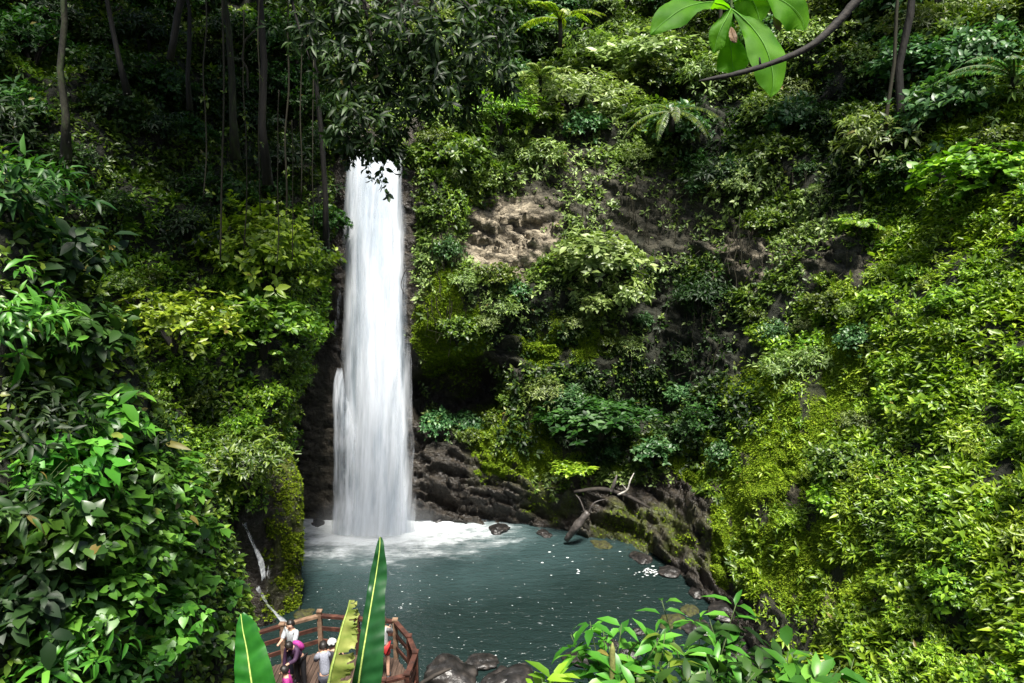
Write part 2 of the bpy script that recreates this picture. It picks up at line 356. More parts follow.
class Surf:
    def __init__(s, PX, PY, P):
        s.PX, s.PY, s.P = PX, PY, P
        du = np.gradient(P, axis=1); dv = np.gradient(P, axis=0); n = np.cross(dv, du); s.N = norm(n)
        flip = np.sum(s.N * (np.array([0, 0, H]) - P), -1) < 0; s.N[flip] *= -1
        a = np.linalg.norm(n, axis=-1); s.area = a[:-1, :-1]
    def sample(s, n, dens, g=rng, minz=-.2):
        """n points over the surface, density per world area"""
        wgt = s.area * np.clip(dens(s.PX, s.PY), 0, None)[:-1, :-1]; wgt = wgt * (s.P[:-1, :-1, 2] > minz)
        c = np.cumsum(wgt.ravel()); k = np.searchsorted(c, g.random(n) * c[-1]); h, w_ = s.area.shape
        i, j = np.unravel_index(np.minimum(k, h * w_ - 1), (h, w_)); u, v = g.random(n)[:, None], g.random(n)[:, None]
        bl = lambda A: A[i, j] * (1 - u) * (1 - v) + A[i, j + 1] * u * (1 - v) + A[i + 1, j] * (1 - u) * v + A[i + 1, j + 1] * u * v
        return bl(s.P), norm(bl(s.N)), s.PX[i, j], s.PY[i, j]
    def at(s, px, py):
        k = np.argmin((s.PX - px) ** 2 + (s.PY - py) ** 2); i, j = np.unravel_index(k, s.PX.shape); return s.P[i, j], s.N[i, j]
TOCAM = lambda P: norm(np.array([0, 0, H]) - P)
def disp_back(P, px, py):
    bare = bare_back(px, py); d = TOCAM(P) * .8 + np.array([0, 0, .35])
    leafy = (np.abs(fbm(P / 2.6, 3, 3)) * -2 + .5) * 1.1 + fbm(P / 1.0, 8, 3) * .35
    q = P * np.array([1, 1, 2.4]) + P[..., :1] * np.array([0, 0, .7])
    rock = blocks(q, 1.5, 31) * .7 + blocks(q, .6, 37) * .4 + fbm(q / .8, 41, 4) * .3
    top = sstep(170, 60, py); leafy = leafy * (1 - .5 * sstep(720, 800, px) * sstep(180, 300, py))
    amt = leafy * (1 - bare) * (1 + top * 1.2) + rock * bare
    fall = sstep(300, 320, px) * (1 - sstep(410, 420, px)) * sstep(150, 170, py)
    amt = amt * (1 - fall * .65)
    cave = el(px + 8 * nzxy(px, py, 15, 3), py, 460, 392, 46, 34, .3)
    return P + d * amt[..., None] - TOCAM(P) * (cave * 2.6)[..., None]
PX, PY, P = make_grid(np.arange(250, 1251, 2.0), np.arange(-170, 821, 2.0), Y_BACK, disp_back)
S_BACK = Surf(PX, PY, P)
def terrain(name, S, rock, wet, moss):
    h, w_ = S.PX.shape; me = raw_mesh(name, S.P.reshape(-1, 3), grid_faces(h, w_), M_CLIFF,
        {'rock': ('POINT', rock.ravel()), 'wet': ('POINT', wet.ravel()), 'moss': ('POINT', moss.ravel())}, smooth=True)
    return tag(link(name, me), kind='structure')
jx = PX + 12 * nzxy(PX, PY, 26, 45); jy = PY + 10 * nzxy(PX, PY, 22, 49)
rock = np.maximum.reduce([el(jx, jy, 508, 240, 56, 42), .13 * el(jx, jy, 610, 195, 110, 50), .13 * el(jx, jy, 690, 230, 50, 55), .18 * el(jx, jy, 845, 258, 44, 32),
                          .45 * el(jx, jy, 745, 260, 40, 42), .5 * el(jx, jy, 445, 240, 18, 26), .38 * el(jx, jy, 300, 450, 44, 90), .5 * el(jx, jy, 790, 478, 14, 40), .5 * el(jx, jy, 840, 610, 34, 22)])
wet = np.maximum.reduce([sstep(280, 300, PX) * (1 - sstep(420, 440, PX)), sstep(430, 460, PY) * (1 - sstep(730, 790, PX)), el(PX, PY, 460, 390, 60, 45)])
wet = wet * (1 - .55 * el(PX, PY, 300, 440, 40, 90))
terrain('cliff', S_BACK, rock, wet, moss_back(PX, PY))

Y_LEFT = table([-200, 0, 80, 160, 230, 280, 330],
    [-170, 0, 100, 200, 300, 400, 480, 560, 620, 800],
    [[28, 30, 31, 33, 35, 37, 38], [24, 25, 27, 29, 31, 32.5, 33.5], [20, 22, 23.5, 26, 28, 29.5, 30], [17.5, 19, 21, 23, 25, 26.5, 27.5],
     [16, 17, 19, 21, 23, 24.5, 26.5], [14, 15.5, 17.5, 19.5, 21.2, 22.5, 24], [13.5, 14.5, 16.5, 18.2, 20, 21.3, 22], [13, 14, 16, 18, 20, 21, 21.8],
     [13, 14, 16, 18, 19.8, 20.8, 21.7], [13, 14, 15.5, 17.5, 19.5, 20.6, 21.6]])
def edge_left(py): return np.interp(py, [-170, 0, 150, 330, 365, 400, 430, 480, 520, 560, 620, 800], [345, 340, 332, 322, 300, 284, 281, 301, 303, 301, 300, 300])
us = np.linspace(0, 1, 150); pys = np.arange(-170, 801, 4.0)
U, PYl = np.meshgrid(us, pys); E = edge_left(PYl); PXl = -200 + U * (E + 200)
Pl = unp(PXl, PYl, Y_LEFT(PXl, PYl))
ret = []
for q, (dpx, dY) in enumerate(((-1, .8), (-3, 2), (-7, 3.5), (-12, 5), (-20, 7))):    # the headland's far side, turning away
    ret.append(unp(E[:, -1] + dpx, PYl[:, -1], Y_LEFT(E[:, -1], PYl[:, -1]) + dY))
Pl = np.concatenate([Pl, np.stack(ret, 1)], 1)
PXl = np.concatenate([PXl] + [E[:, -1:] + d for d in (-1, -3, -7, -12, -20)], 1); PYl = np.concatenate([PYl] + [PYl[:, -1:]] * 5, 1)
def bare_left(px, py):
    e = edge_left(py) - px; jy = py + 10 * nzxy(px, py, 20, 61)
    b = sstep(432, 450, py) * (1 - sstep(30, 44, e + 10 * nzxy(px, py, 20, 62)))
    b = np.maximum(b, sstep(510, 522, jy) * sstep(222, 235, px)); return b
def disp_left(P, px, py):
    bare = bare_left(px, py)[..., None]; d = TOCAM(P) * .7 + np.array([0, 0, .45])
    leafy = (np.abs(fbm(P / 2.4, 73, 3)) * -2 + .5) * 1.1 + fbm(P / .9, 78, 3) * .3
    rock = blocks(P * np.array([1, 1, .5]), .9, 83) * .7 + fbm(P * np.array([1.6, 1.6, .5]), 83, 4) * .4
    top = sstep(200, 60, py) * .8 + 1
    return P + d * ((leafy * top)[..., None] * (1 - bare) + rock[..., None] * bare)
Pl = disp_left(Pl, PXl, PYl); S_LEFT = Surf(PXl, PYl, Pl)
bl = bare_left(PXl, PYl); ml = np.clip(sstep(262, 285, PXl) * sstep(420, 440, PYl) * (1 - sstep(590, 625, PYl)) * (nzxy(PXl, PYl, 14, 91) * 1.6 + .75), 0, 1)
terrain('headland', S_LEFT, bl * .15, bl, ml)

# near left bank, close to the viewpoint
NEAR_TOP = lambda px: np.interp(px, [-250, 0, 60, 130, 170, 208, 232, 245, 256], [60, 150, 230, 350, 440, 490, 540, 600, 700])
us = np.linspace(0, 1, 110); vsn = np.linspace(0, 1, 90); U, V_ = np.meshgrid(us, vsn)
PXn = -250 + U * 506; top = NEAR_TOP(PXn); PYn = top + V_ ** 1.1 * (860 - top)
Yn = np.interp(PXn, [-250, 0, 130, 215, 256], [7.5, 8.3, 9.6, 11.4, 13.2]) + 1.6 * (1 - V_) ** 2 - V_ * 1.5
Pn = unp(PXn, PYn, Yn)
back = [unp(PXn[:1] - 9 * k, PYn[:1] + 4 + 10 * k, Yn[:1] + 1.0 * k) for k in (4, 3, 2, 1)]
Pn = np.concatenate(back + [Pn], 0); PXn = np.concatenate([PXn[:1]] * 4 + [PXn], 0); PYn = np.concatenate([PYn[:1]] * 4 + [PYn], 0)
Pn = Pn + (TOCAM(Pn) * .8 + np.array([0, 0, .4])) * ((np.abs(fbm(Pn / 1.3, 93, 3)) * -2 + .4) * .6)[..., None]
S_NEAR = Surf(PXn, PYn, Pn); z0 = PXn * 0
terrain('near_bank', S_NEAR, z0, z0, z0)

# hillside under the viewpoint and wide ground
gx, gy = np.meshgrid(np.linspace(-14, 22, 73), np.linspace(-12, 15, 55))
gz = np.where(gy < 1, H - 1.65 + np.maximum(0, -gy - 2) * .35, H - 1.65 - (gy - 1) * 1.0); gz = np.maximum(gz, -1.2)
Pg = np.stack([gx, gy, gz], -1); Pg[..., 2] += fbm(Pg / 1.5, 101, 3) * .3 * sstep(1, 3, gy)
S_FOOT = Surf(gx, gy, Pg); z0 = gx * 0
hs_ = terrain('hillside', S_FOOT, z0, z0, z0)
g = MB(); g.add([(-400, -400, -1.6), (400, -400, -1.6), (400, 400, -1.6), (-400, 400, -1.6)], [(0, 1, 2, 3)])
tag(g.build('ground', noise_mat('river_bed', [(.3, (.02, .02, .016)), (.7, (.07, .06, .05))], scale=.6)), kind='structure')

# ------------------------------------------------------------------ water
FALL_BASE = unz(376, 524, 0)
def water_mat():
    m, n, l = mat('pool_water'); tc = n.new('ShaderNodeTexCoord')
    def math_(op, a, b=None):
        x = n.new('ShaderNodeMath'); x.operation = op
        for i, s in ((0, a), (1, b)):
            if s is None: continue
            if isinstance(s, (int, float)): x.inputs[i].default_value = s
            else: l.new(s, x.inputs[i])
        return x.outputs[0]
    def noise(sc_, det, st=(1, 1, 1), rough=.55):
        mp = n.new('ShaderNodeMapping'); mp.inputs['Scale'].default_value = st; l.new(tc.outputs['Object'], mp.inputs[0])
        x = n.new('ShaderNodeTexNoise'); x.inputs['Scale'].default_value = sc_; x.inputs['Detail'].default_value = det; x.inputs['Roughness'].default_value = rough
        l.new(mp.outputs[0], x.inputs[0]); return x.outputs[0]
    # foam: distance from the foot of the fall, broken up by noise
    sub = n.new('ShaderNodeVectorMath'); sub.operation = 'SUBTRACT'; sub.inputs[1].default_value = tuple(FALL_BASE + np.array([.3, -.3, 0])); l.new(tc.outputs['Object'], sub.inputs[0])
    scl = n.new('ShaderNodeVectorMath'); scl.operation = 'MULTIPLY'; scl.inputs[1].default_value = (.26, .50, 0); l.new(sub.outputs[0], scl.inputs[0])
    ln = n.new('ShaderNodeVectorMath'); ln.operation = 'LENGTH'; l.new(scl.outputs[0], ln.inputs[0]); dist = ln.outputs['Value']
    nf = noise(1.1, 7, (.7, 1.5, 1), .68)
    d2 = math_('ADD', dist, math_('MULTIPLY', math_('SUBTRACT', nf, .5), 2.6))
    foam = ramp(n, [(.46, (1, 1, 1)), (.64, (.5,) * 3), (.8, (.18,) * 3), (1.0, (0, 0, 0))]); l.new(math_('MULTIPLY', d2, .62), foam.inputs[0])
    # flecks of foam drifting on the pool
    nfl = noise(3.2, 3, (.8, 2.6, 1), .5); fl = ramp(n, [(.70, (0,) * 3), (.76, (.4,) * 3)]); l.new(nfl, fl.inputs[0])
    big = noise(.35, 3); bigr = ramp(n, [(.42, (0,) * 3), (.6, (1,) * 3)]); l.new(big, bigr.inputs[0])
    fm = math_('MAXIMUM', foam.outputs[0], math_('MULTIPLY', fl.outputs[0], bigr.outputs[0]))
    milky = ramp(n, [(.0, (.34, .39, .40)), (.24, (.10, .14, .145)), (.5, (.024, .044, .045)), (.85, (.009, .018, .017))]); l.new(math_('MULTIPLY', math_('ADD', dist, math_('MULTIPLY', math_('SUBTRACT', noise(.5, 3), .5), 1.4)), .25), milky.inputs[0])
    mx = n.new('ShaderNodeMixRGB'); l.new(fm, mx.inputs[0]); l.new(milky.outputs[0], mx.inputs[1]); mx.inputs[2].default_value = (.78, .83, .86, 1)
    p = n.new('ShaderNodeBsdfPrincipled'); l.new(mx.outputs[0], p.inputs['Base Color']); p.inputs['IOR'].default_value = 1.33
    mr = n.new('ShaderNodeMapRange'); l.new(fm, mr.inputs[0]); mr.inputs[3].default_value = .10; mr.inputs[4].default_value = .6; l.new(mr.outputs[0], p.inputs['Roughness'])
    w1 = noise(2.4, 4, (.7, 1.6, 1)); w2 = noise(8, 3, (.8, 1.5, 1))
    b = n.new('ShaderNodeBump'); b.inputs['Strength'].default_value = 1; b.inputs['Distance'].default_value = .11
    l.new(math_('ADD', w1, math_('MULTIPLY', w2, .35)), b.inputs['Height']); l.new(b.outputs[0], p.inputs['Normal'])
    o = n.new('ShaderNodeOutputMaterial'); l.new(p.outputs[0], o.inputs[0]); return m
g = MB(); g.add([(-14, 8, 0), (16, 8, 0), (16, 34, 0), (-14, 34, 0)], [(0, 1, 2, 3)])
tag(g.build('pool_water', water_mat()), kind='structure')

def fall_mat(name, dens, scx=5.0, seed=0.0, white=.93):
    m, n, l = mat(name); tc = n.new('ShaderNodeTexCoord')
    at = n.new('ShaderNodeAttribute'); at.attribute_name = 'edge'; av = n.new('ShaderNodeAttribute'); av.attribute_name = 'down'
    au = n.new('ShaderNodeAttribute'); au.attribute_name = 'across'
    cb = n.new('ShaderNodeCombineXYZ'); l.new(au.outputs['Fac'], cb.inputs[0]); l.new(av.outputs['Fac'], cb.inputs[1]); cb.inputs[2].default_value = seed
    def noise(sx, sy, det):
        mp = n.new('ShaderNodeMapping'); mp.inputs['Scale'].default_value = (sx, sy, 1); l.new(cb.outputs[0], mp.inputs[0])
        x = n.new('ShaderNodeTexNoise'); x.inputs['Scale'].default_value = 1; x.inputs['Detail'].default_value = det; x.inputs['Roughness'].default_value = .6; l.new(mp.outputs[0], x.inputs[0]); return x.outputs[0]
    n1 = noise(scx, .35, 5); n2 = noise(scx * 3.3, .6, 3)
    ad = n.new('ShaderNodeMath'); ad.operation = 'MULTIPLY_ADD'; l.new(n2, ad.inputs[0]); ad.inputs[1].default_value = .45; l.new(n1, ad.inputs[2])
    # value = edge strength + streaks
    e2 = n.new('ShaderNodeMath'); e2.operation = 'MULTIPLY_ADD'; l.new(at.outputs['Fac'], e2.inputs[0]); e2.inputs[1].default_value = .75; l.new(ad.outputs[0], e2.inputs[2])
    al = ramp(n, [(0, (0,) * 3), (1, (1,) * 3)]); mr = n.new('ShaderNodeMapRange'); l.new(e2.outputs[0], mr.inputs[0]); mr.inputs[1].default_value = 1.05 - dens; mr.inputs[2].default_value = 1.55 - dens; l.new(mr.outputs[0], al.inputs[0])
    colr = ramp(n, [(.32, (.50, .60, .70)), (.52, (white * .93, white * .98, white * 1.05))]); l.new(n1, colr.inputs[0])
    d = n.new('ShaderNodeBsdfDiffuse'); l.new(colr.outputs[0], d.inputs[0]); t = n.new('ShaderNodeBsdfTranslucent'); l.new(colr.outputs[0], t.inputs[0])
    ms = n.new('ShaderNodeMixShader'); ms.inputs[0].default_value = .35; l.new(d.outputs[0], ms.inputs[1]); l.new(t.outputs[0], ms.inputs[2])
    bm_ = n.new('ShaderNodeBump'); bm_.inputs['Strength'].default_value = .5; bm_.inputs['Distance'].default_value = .12; l.new(n1, bm_.inputs['Height']); l.new(bm_.outputs[0], d.inputs['Normal'])
    tr = n.new('ShaderNodeBsdfTransparent'); mm = n.new('ShaderNodeMixShader'); l.new(al.outputs[0], mm.inputs[0]); l.new(tr.outputs[0], mm.inputs[1]); l.new(ms.outputs[0], mm.inputs[2])
    o = n.new('ShaderNodeOutputMaterial'); l.new(mm.outputs[0], o.inputs[0]); return m
def sheet(name, mat_, rows, parent=None, nu=28, nv=120, bulge=.35, seed=1, edgew=.16):
    """rows: (py, px_left, px_right, Y) down the fall"""
    rows = np.array(rows, float); v = np.linspace(0, 1, nv); py = rows[0, 0] + v * (rows[-1, 0] - rows[0, 0])
    L, Rr, Yv = [np.interp(py, rows[:, 0], rows[:, c]) for c in (1, 2, 3)]
    k = np.ones(9) / 9
    sm = lambda a: np.convolve(np.pad(a, 4, 'edge'), k, 'valid')
    L, Rr, Yv = sm(L), sm(Rr), sm(Yv)
    u = np.linspace(0, 1, nu); U, V_ = np.meshgrid(u, v); PXs = L[:, None] + U * (Rr - L)[:, None]; PYs = np.repeat(py[:, None], nu, 1)
    P = unp(PXs, PYs, np.repeat(Yv[:, None], nu, 1))
    P[..., 1] -= bulge * np.sin(U * math.pi) + .18 * fbm(np.stack([U * 6, V_ * 2.5, U * 0 + seed], -1), seed, 3)
    ed = np.minimum(1, np.minimum(U, 1 - U) / edgew) - 1; ed = ed * .9
    ed = ed - (1 - sstep(0, .03, V_)) * .3
    me = raw_mesh(name, P.reshape(-1, 3), grid_faces(nv, nu), mat_, {'edge': ('POINT', ed.ravel()), 'down': ('POINT', (V_ * 8).ravel()), 'across': ('POINT', (U * (Rr - L)[:, None] / 60).ravel())}, smooth=True)
    return tag(link(name, me, parent), kind=None if parent else 'structure')
fall = sheet('waterfall', fall_mat('fall_water_back', .85, 4.5, 0), [(150, 343, 406, 28.0), (200, 341, 407, 27.75), (300, 341, 410, 27.6), (400, 340, 414, 27.55), (490, 339, 416, 27.5), (532, 334, 422, 27.3)], seed=2)
sheet('water_veil', fall_mat('fall_water_front', .5, 6, 3.3), [(156, 346, 402, 27.7), (200, 344, 403, 27.45), (300, 346, 405, 27.25), (400, 346, 409, 27.15), (532, 344, 416, 27.0)], parent=fall, seed=3)
sheet('water_veil', fall_mat('fall_water_core', .62, 4, 6.1), [(150, 355, 398, 27.6), (240, 352, 398, 27.3), (400, 352, 404, 27.0), (533, 346, 410, 26.8)], parent=fall, seed=4)
sheet('side_veil', fall_mat('fall_water_side', .62, 7, 9.1), [(368, 337, 343, 27.4), (378, 332, 345, 27.3), (400, 331, 350, 27.1), (430, 331, 358, 27.0), (500, 331, 362, 26.9), (534, 328, 366, 26.8)], parent=fall, seed=5, bulge=.1, nu=16)
sheet('side_veil', fall_mat('fall_water_thin', .30, 7, 4.1), [(230, 333, 343, 27.9), (372, 333, 343, 27.7)], parent=fall, seed=6, bulge=.05, nu=10)
sheet('side_veil', fall_mat('fall_water_trickle', .28, 7, 8.1), [(430, 411, 418, 28.0), (515, 411, 419, 27.6)], parent=fall, seed=7, bulge=.05, nu=10)
# little cascade down the left gully
m_c = fall_mat('cascade_water', .44, 6, 2.2)
casc = sheet('small_cascade', m_c, [(521, 243, 246, 20.2), (534, 248, 252, 20.0), (548, 254, 260, 19.85), (562, 260, 265, 19.7), (580, 262, 267, 19.5)], seed=8, bulge=.1, nu=10, nv=40)
sheet('lower_run', m_c, [(586, 255, 258, 19.4), (600, 262, 269, 19.2), (622, 281, 290, 18.9), (634, 286, 295, 18.7)], parent=casc, seed=9, bulge=.08, nu=10, nv=40)
sheet('side_trickle', fall_mat('cascade_thin', .34, 6, 5.2), [(552, 266, 272, 19.9), (590, 266, 273, 19.6)], parent=casc, seed=10, bulge=.02, nu=8, nv=30)
# mist at the foot of the fall
def mist():
    me = bpy.data.meshes.new('mist'); bm = bmesh.new(); bmesh.ops.create_icosphere(bm, subdivisions=3, radius=1); bm.to_mesh(me); bm.free()
    m, n, l = mat('mist'); tc = n.new('ShaderNodeTexCoord'); ln = n.new('ShaderNodeVectorMath'); ln.operation = 'LENGTH'; l.new(tc.outputs['Object'], ln.inputs[0])
    r = ramp(n, [(0, (1,) * 3), (.45, (.35,) * 3), (.97, (0,) * 3)]); l.new(ln.outputs['Value'], r.inputs[0])
    nz = n.new('ShaderNodeTexNoise'); nz.inputs['Scale'].default_value = 2.2; l.new(tc.outputs['Object'], nz.inputs[0])
    a = n.new('ShaderNodeMath'); a.operation = 'MULTIPLY'; l.new(r.outputs[0], a.inputs[0]); l.new(nz.outputs[0], a.inputs[1])
    b = n.new('ShaderNodeMath'); b.operation = 'MULTIPLY'; l.new(a.outputs[0], b.inputs[0]); b.inputs[1].default_value = 1.1
    v = n.new('ShaderNodeVolumePrincipled'); v.inputs['Color'].default_value = (.95, .97, 1, 1); l.new(b.outputs[0], v.inputs['Density']); v.inputs['Anisotropy'].default_value = .2
    o = n.new('ShaderNodeOutputMaterial'); l.new(v.outputs[0], o.inputs['Volume']); me.materials.append(m)
    ob = link('mist', me); ob.location = (float(FALL_BASE[0]) + .2, 26.5, .3); ob.scale = (3.2, 2.2, 1.9); return tag(ob, kind='stuff')
mist()

# ------------------------------------------------------------------ carpets of foliage (uncountable)
def carpet(name, S, n, dens, size, K, T, material, tone_f, label, minz=.1, upb=.55, lift=.12, spread=(25, 80)):
    P, N, px, py = S.sample(n, dens, minz=minz); g = rng
    D = N * .7 + np.array([0, 0, upb]) + g.normal(0, .3, P.shape)
    P = P + N * (g.random(len(P)) ** 1.5 * lift)[:, None]
    s = g.uniform(size[0], size[1], len(P)) * (1 + .6 * fbm(P / 1.2, 201, 2)) * np.where(g.random(len(P)) < .06, 1.5, 1); s = np.minimum(s, .38)
    tone = np.clip(tone_f(P, px, py), 0, 1)
    return tag(link(name, foliage_mesh(name, P, D, s, K, T, material, tone, spread=spread)), label, 'foliage', kind='stuff')
left_of_fall = lambda px: 1 - sstep(300, 335, px)
def dens_back(px, py):
    frame = (px > 240) & (px < 1090) & (py > -90) & (py < 760); gaps = sstep(-.30, .10, nzxy(px, py, 34, 301))
    return frame * (1 - bare_back(px, py)) ** 2 * (.12 + .88 * gaps)
right = lambda px, py: sstep(-30, 40, (px - np.interp(py, [-100, 100, 250, 330, 420, 700], [1000, 930, 840, 790, 705, 740])))
def gloom(x, y):  # zones where shade is put into the leaf colour
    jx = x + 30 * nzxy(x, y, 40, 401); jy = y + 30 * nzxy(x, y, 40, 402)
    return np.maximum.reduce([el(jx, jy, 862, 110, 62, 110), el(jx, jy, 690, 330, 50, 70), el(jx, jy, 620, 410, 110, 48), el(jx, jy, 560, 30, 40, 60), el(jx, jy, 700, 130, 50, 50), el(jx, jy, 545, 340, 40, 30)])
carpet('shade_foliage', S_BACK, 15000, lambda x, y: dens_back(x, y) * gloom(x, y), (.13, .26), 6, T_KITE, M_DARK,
       lambda P, x, y: fbm(P / 1.5, 213, 3) + .35, 'undergrowth in the cliff folds with shade put into its dark green leaf colour', lift=.3)  # dark leaves here stand in for shade on the cliff
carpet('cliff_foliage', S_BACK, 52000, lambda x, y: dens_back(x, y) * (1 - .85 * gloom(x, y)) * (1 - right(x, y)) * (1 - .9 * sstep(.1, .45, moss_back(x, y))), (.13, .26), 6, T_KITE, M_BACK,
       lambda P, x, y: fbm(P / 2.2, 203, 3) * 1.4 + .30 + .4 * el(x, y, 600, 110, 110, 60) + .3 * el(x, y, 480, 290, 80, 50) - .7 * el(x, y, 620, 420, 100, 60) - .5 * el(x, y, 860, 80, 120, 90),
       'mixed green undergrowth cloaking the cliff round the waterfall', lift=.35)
carpet('slope_foliage', S_BACK, 33000, lambda x, y: dens_back(x, y) * right(x, y) * (1 - .94 * sstep(.1, .45, moss_back(x, y))), (.12, .26), 6, T_LANCE2, M_SLOPE,
       lambda P, x, y: fbm(P / 1.8, 205, 3) * 1.5 + .5, 'sunlit yellow green undergrowth covering the right slope', lift=.22)
carpet('moss', S_BACK, 75000, lambda x, y: (.12 + .88 * sstep(-.38, -.12, nzxy(x * 1.5, y * .8, 22, 333))) * (moss_back(x, y) > .25) * moss_back(x, y) * (x < 900) * (1 - .85 * el(x, y, 460, 388, 60, 40)) * (1 - .97 * (y > np.where(x < 600, 474, 488)) * (x < 712)), (.04, .085), 7, T_KITE, M_MOSS,
       lambda P, x, y: x * 0, 'bright green moss on the damp lower rocks and right slope', lift=.04, spread=(10, 60))
carpet('bank_foliage', S_LEFT, 26000, lambda x, y: (x > -40) * (y > -90) * (y < 700) * (1 - bare_left(x, y)) ** 2 * (.15 + .85 * sstep(-.4, .05, nzxy(x, y, 40, 303))), (.12, .24), 6, T_KITE, M_BANK,
       lambda P, x, y: fbm(P / 1.9, 207, 3) * 1.3 + .2 + .5 * sstep(170, 260, y) - .5 * sstep(220, 120, y), 'green creepers and undergrowth on the left bank', lift=.25)
carpet('headland_moss', S_LEFT, 9000, lambda x, y: sstep(255, 280, x) * (y > 425) * (y < 625) * sstep(-.25, .2, nzxy(x, y, 12, 92)), (.05, .10), 7, T_KITE, M_MOSS,
       lambda P, x, y: x * 0, 'yellow green moss draping the headland rock beside the pool', lift=.04, spread=(10, 60))
carpet('near_undergrowth', S_NEAR, 5200, lambda x, y: (x > -60) * (y < 760) * 1.0, (.10, .20), 6, T_OVATE, M_BANK,
       lambda P, x, y: fbm(P / .9, 209, 3) * 1.2 + .1 * sstep(60, 160, x), 'green undergrowth on the near left bank', lift=.15, minz=-5)
carpet('foot_undergrowth', S_FOOT, 3000, lambda x, y: (y > 2.5) * (y < 12) * (x > -9) * (x < 14) * 1.0, (.12, .24), 6, T_OVATE, M_BANK,
       lambda P, x, y: fbm(P / .9, 219, 3) + .2, 'low undergrowth on the hillside below the viewpoint', lift=.15, minz=.5)

# ------------------------------------------------------------------ shrubs that can be told apart as clumps
def bush_mesh(name, n, size, K, T, material, seed, flat=.8, spread=(25, 80), droop=.25, tone=0.0, hang=0.0):
    g = np.random.default_rng(seed)
    d = g.normal(size=(n, 3)); d[:, 2] = np.where(g.random(n) < .25, d[:, 2], np.abs(d[:, 2]) * .9 - hang); d = norm(d)
    lob = 1 + .42 * fbm(d * 1.7 + seed, seed, 2) + .2 * fbm(d * 4 + seed, seed + 3, 2)
    r = lob * (g.random(n) ** .35); P = d * r[:, None] * np.array([1, 1, flat])
    D = d * .8 + np.array([0, 0, .55]) + g.normal(0, .2, (n, 3))
    s = size * np.clip(np.exp(g.normal(0, .3, n)), .45, 1.7); tn = np.clip(tone + .8 * fbm(P * 2 + seed, seed, 2), 0, 1)
    return foliage_mesh(name, P, D, s, K, T, material, tn, g, spread, droop)
def stem_mesh(name, seed, n=7, r=.03, m=M_BARK):
    rs = random.Random(seed); b = MB()
    for i in range(n):
        a = rs.uniform(0, 6.28); q = rs.uniform(.3, .8); e = Vector((math.cos(a) * q, math.sin(a) * q, rs.uniform(.1, .6)))
        b.tube([(0, 0, -.7), (e.x * .3, e.y * .3, -.15), e], [r, r * .7, r * .25], 5)
    return b.mesh(name, m)
def bush_proto(kind, n, size, K, T, material, seed, label, group, **kw):
    t = thing(kind, (0, 0, 0), label, 'shrub', group)
    link('foliage', bush_mesh('foliage', n, size, K, T, material, seed, **kw), t); link('stem', stem_mesh('stem', seed), t); return t
def proj(p):
    d = np.asarray(p, float) - np.array([0, 0, H]); f = d[1] * math.cos(PITCH) - d[2] * math.sin(PITCH); u = d[1] * math.sin(PITCH) + d[2] * math.cos(PITCH)
    return 512 + F * d[0] / f, 341.5 - F * u / f
def scatter(protos, spots, places, group, used=set()):
    """spots: (position, scale); the first of a prototype is the prototype itself; places: (x limit, y limit, words)"""
    for i, (p, s) in enumerate(spots):
        look, src = protos[i % len(protos)]
        x, y = proj(p); label = look + ' ' + next(wd for (a, b, wd) in places if x < a and y < b)
        rz = rng.uniform(0, 6.28)
        if src.name not in used:
            used.add(src.name); src.location = Vector([float(c) for c in p]); src.rotation_euler = (0, 0, rz); src.scale = (s, s, s); src['label'] = label; src['group'] = group
        else: copy_thing(src, p, rz, s, label, group)
BIG = 1e6
def spots_on(S, n, dens, lo, hi, mind=.7, lift=.2, minz=.3):
    P, N, px, py = S.sample(n * 12, dens, minz=minz); keep = []
    for p, nn in zip(P, N):
        if all(np.sum((p - q) ** 2) > mind * mind for q, _ in keep): keep.append((p, rng.uniform(lo, hi)));
        if len(keep) >= n: break
    return keep
def raised(sp, S=None, k=.25): return [(p + TOCAM(p) * s * k, s) for p, s in sp]

# back wall
pb = [bush_proto('shrub', 290, .135, 7, T_OVATE, M_LEAF['mid'], 21, '', ''), bush_proto('shrub', 300, .12, 7, T_KITE, M_LEAF['pale'], 22, '', ''),
      bush_proto('shrub', 260, .15, 6, T_OVATE, M_LEAF['cool'], 23, '', ''), bush_proto('shrub', 280, .16, 6, T_LANCE, M_BACK, 24, '', '', tone=.5)]
top_d = lambda x, y: (x > 420) * (x < 1080) * (y > -60) * (y < 165) * (1 - bare_back(x, y)) * (1 - .8 * gloom(x, y))
LB = list(zip(('green oval-leaved shrub', 'pale fine-leaved shrub', 'bluish green shrub', 'narrow-leaved green shrub'), pb))
scatter(LB, raised(spots_on(S_BACK, 95, top_d, .9, 1.9, 1.5)), [(530, BIG, 'between the waterfall top and the pale crest bush'), (640, 60, 'high above the pale crest bush'), (640, BIG, 'along the brink of the brown cliff'),
    (760, 70, 'behind the big hanging leaves'), (760, BIG, 'below the tip of the bare branch'), (860, BIG, 'between the bare branch and the tall dark trunk'), (960, 80, 'beside the tall dark trunk at upper right'), (960, BIG, 'below the tall dark trunk at upper right'), (BIG, BIG, 'near the tree fern at the upper right edge')], 'shrubs growing above the cliff')
mid_d = lambda x, y: (1 - .6 * gloom(x, y)) * (x > 415) * (x < 860) * (y > 165) * (y < 470) * (1 - bare_back(x, y)) ** 3 * (1 - moss_back(x, y))
